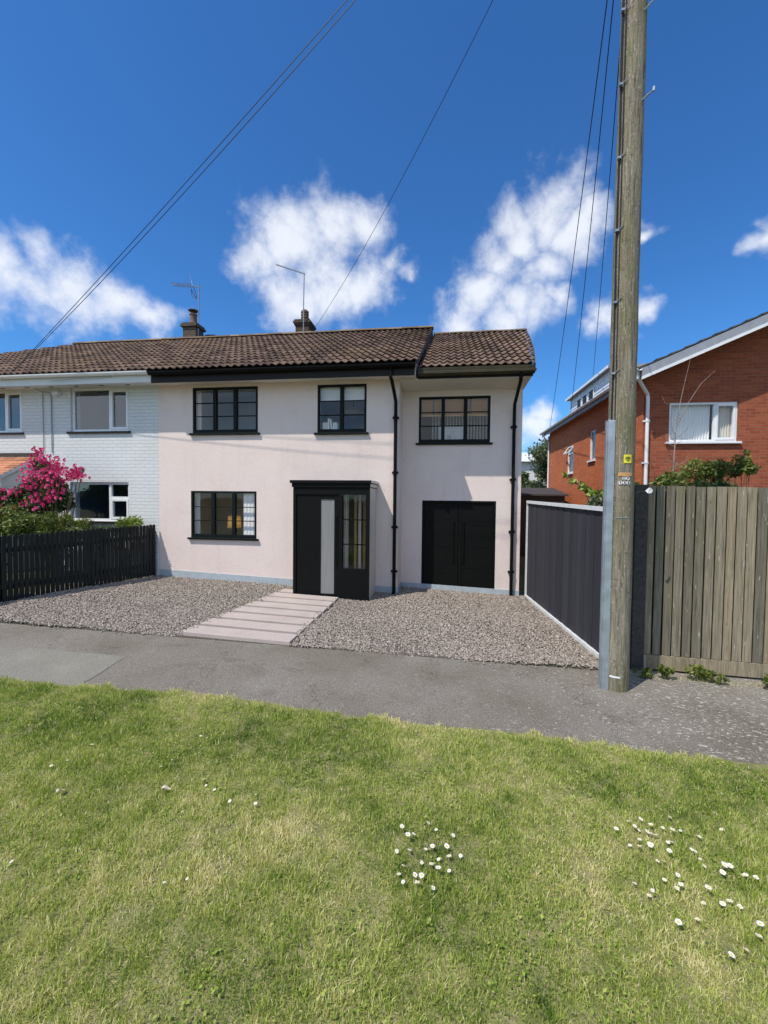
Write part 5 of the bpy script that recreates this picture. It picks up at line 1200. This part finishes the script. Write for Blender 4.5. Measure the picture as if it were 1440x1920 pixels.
# climbing roses
def rose(loc, spots, lab, seed, cs, rs, nl):
    t = thing('rose_bush', loc, lab, 'rose bush'); g = random.Random(seed)
    branches(loc, [s for s in spots[::2]], .018, seed).build('stem', M['bark'], t); foliage(t, 'foliage', M['leaf_dark'], cs, rs, nl, .075, seed, elong=1.5)
    mb = MB(); rn = np.random.default_rng(seed)
    for (x, y, z) in spots:
        for k in range(g.randint(5, 9)):
            c = Vector((x+g.gauss(0, .075), y+g.gauss(0, .05), z+g.gauss(0, .05))); R = g.uniform(.028, .044); base = g.uniform(.05, .8)
            for ring, (nn_, rr2, zz_) in enumerate(((6, 1, 0), (5, .7, .35), (4, .4, .6))):
                for i in range(nn_):
                    a0_ = i/nn_*6.283+ring; a1_ = a0_+6.283/nn_*1.1; am = (a0_+a1_)/2
                    pts = [(.25*math.cos(am)*rr2, .25*math.sin(am)*rr2, zz_*.4-.2), (math.cos(a0_)*rr2*.85, math.sin(a0_)*rr2*.85, zz_+.1), (math.cos(am)*rr2, math.sin(am)*rr2, zz_+.25), (math.cos(a1_)*rr2*.85, math.sin(a1_)*rr2*.85, zz_+.1)]
                    # flowers look out to the street
                    mb.add([(c.x+p_[0]*R, c.y-p_[2]*R*.9, c.z+p_[1]*R) for p_ in pts], [(0, 1, 2, 3)], min(1, max(0, base+g.uniform(-.15, .2))))
    mb.build('flowers', M['petal_pink'], t)
def rp(px_, py_, Y):
    d_ = rr*((px_-720)/790)+uu*((960-py_)/790)+fw; t_ = Y/d_.y; return (round(d_.x*t_, 3), Y, round(2+d_.z*t_, 3))
sp = [(72,845),(70,855),(75,866),(84,858),(65,868),(88,862),(108,862),(112,872),(104,866),(48,878),(58,875),(66,873),(60,888),(70,890),(42,900),(52,906),(58,902),(50,896),(84,890),(92,894),(100,886),(106,884),(114,884),(120,890),(128,896),(135,884),(140,886),(134,890),(155,885),(150,892),(148,896),(102,902),(110,900),(84,914),(98,912),(102,918),(64,925),(58,935),(70,930),(48,935),(62,942),(88,930),(82,926),(92,928),(72,906),(80,880),(96,874),(125,886),(55,920),(45,925),(75,935),(95,938),(104,930),(66,918),(86,900),(78,892),(94,884),(100,878),(88,868),(62,862),(118,894),(144,894),(150,887),(52,912),(40,915),(36,928),(112,922),(90,946),(70,948),(50,945),(76,852),(112,880)]
spots = [rp(a, b, 7.55+.15*math.sin(a*.7)) for a, b in sp]
cs = [rp(a, b, 7.72) for a, b in ((75, 872), (88, 878), (95, 895), (80, 905), (105, 912), (112, 925), (95, 930), (60, 915), (50, 930), (40, 940), (70, 942), (30, 935), (140, 888), (150, 882), (115, 940), (85, 948))]
rose((-8.1, 7.75, .3), spots, 'climbing rose covered in deep pink blooms against the white house', 30, cs, [.13, .15, .15, .16, .18, .19, .24, .22, .22, .22, .28, .22, .08, .07, .24, .28], 8500)
sp = [(3, 920), (8, 925), (14, 928), (4, 932), (18, 926), (6, 950), (12, 955), (16, 962), (20, 958), (2, 944)]
spots = [rp(a, b, 7.3+.1*math.sin(a)) for a, b in sp]; cs = [rp(a, b, 7.42) for a, b in ((5, 928), (12, 940), (8, 955), (20, 950), (-15, 940))]
rose((-9.1, 7.45, .3), spots, 'small pink rose at the far left edge of the photo', 31, cs, [.15, .17, .18, .16, .25], 1500)
# weeds at the foot of the weathered fence
def weed(x, y, s, lab, seed, n=240):
    t = thing('weed', (x, y, gz(x)), lab, 'weed'); cs, rs = clumps((x, y, gz(x)+.10*s), (.11*s, .05*s, .07*s), 8, .045*s, seed); branches((x, y, gz(x)), cs[:6], .003, seed).build('stem', M['leaf_mid'], t); foliage(t, 'foliage', M['leaf_mid'], cs, rs, n, .045*s, seed, elong=1.8)
weed(2.62, 5.30, 1.0, 'small green weed at the fence foot just right of the pole shadow', 40)
weed(3.05, 5.34, 1.25, 'larger clump of weeds in the middle of the weathered fence foot', 41, 340)
weed(3.22, 5.30, .7, 'small straggly weed beside the larger clump at the fence foot', 42, 140)
weed(3.72, 5.32, 1.1, 'light green weed at the right edge by the fence foot', 43)
weed(2.34, 5.28, .9, 'dark green weed in the pole shadow behind its foot', 44)
# dry litter and tufts where the pavement meets the fence
xx = RNG.uniform(2.1, 5.2, 1500); yy = 5.40-np.abs(RNG.normal(0, .07, 1500))+.02*(xx-2.3)
blades(xx, yy, RNG.uniform(.01, .05, 1500), RNG.uniform(.002, .004, 1500), RNG.uniform(.5, 1, 1500), 1.1, 'dry_grass', 'dry straw and litter along the fence foot', .004)
xx = np.concatenate([RNG.uniform(-7, 2, 900), 2.0-.09*np.abs(RNG.normal(0, 1, 400))]); yy = np.concatenate([np.interp(xx[:900], [p[0] for p in BACKE], [p[1] for p in BACKE])+RNG.normal(0, .015, 900), RNG.uniform(5.5, 7.6, 400)])
kk = RNG.random(len(xx)) < .5
blades(xx[kk], yy[kk], RNG.uniform(.008, .03, kk.sum()), RNG.uniform(.002, .0035, kk.sum()), RNG.uniform(.3, 1, kk.sum()), .9, 'dry_grass', 'sparse dry grass along the gravel edge', .01)
o = thing('ivy_leaf', (2.27, 5.40, 2.15), 'single pale green white leaf at the top of the teal post', 'leaf')
mb = MB(); mb.add([(2.225, 5.05, 2.115), (2.26, 5.04, 2.15), (2.285, 5.05, 2.145), (2.31, 5.06, 2.12), (2.29, 5.05, 2.09), (2.25, 5.04, 2.085)], [(0, 5, 4, 3, 2, 1)], 1); mb.build('leaf_blade', M['cloth_white'], o)
MB().tube([(2.27, 5.05, 2.12), (2.28, 5.42, 2.10)], .003, 4).build('stalk', M['leaf_mid'], o)
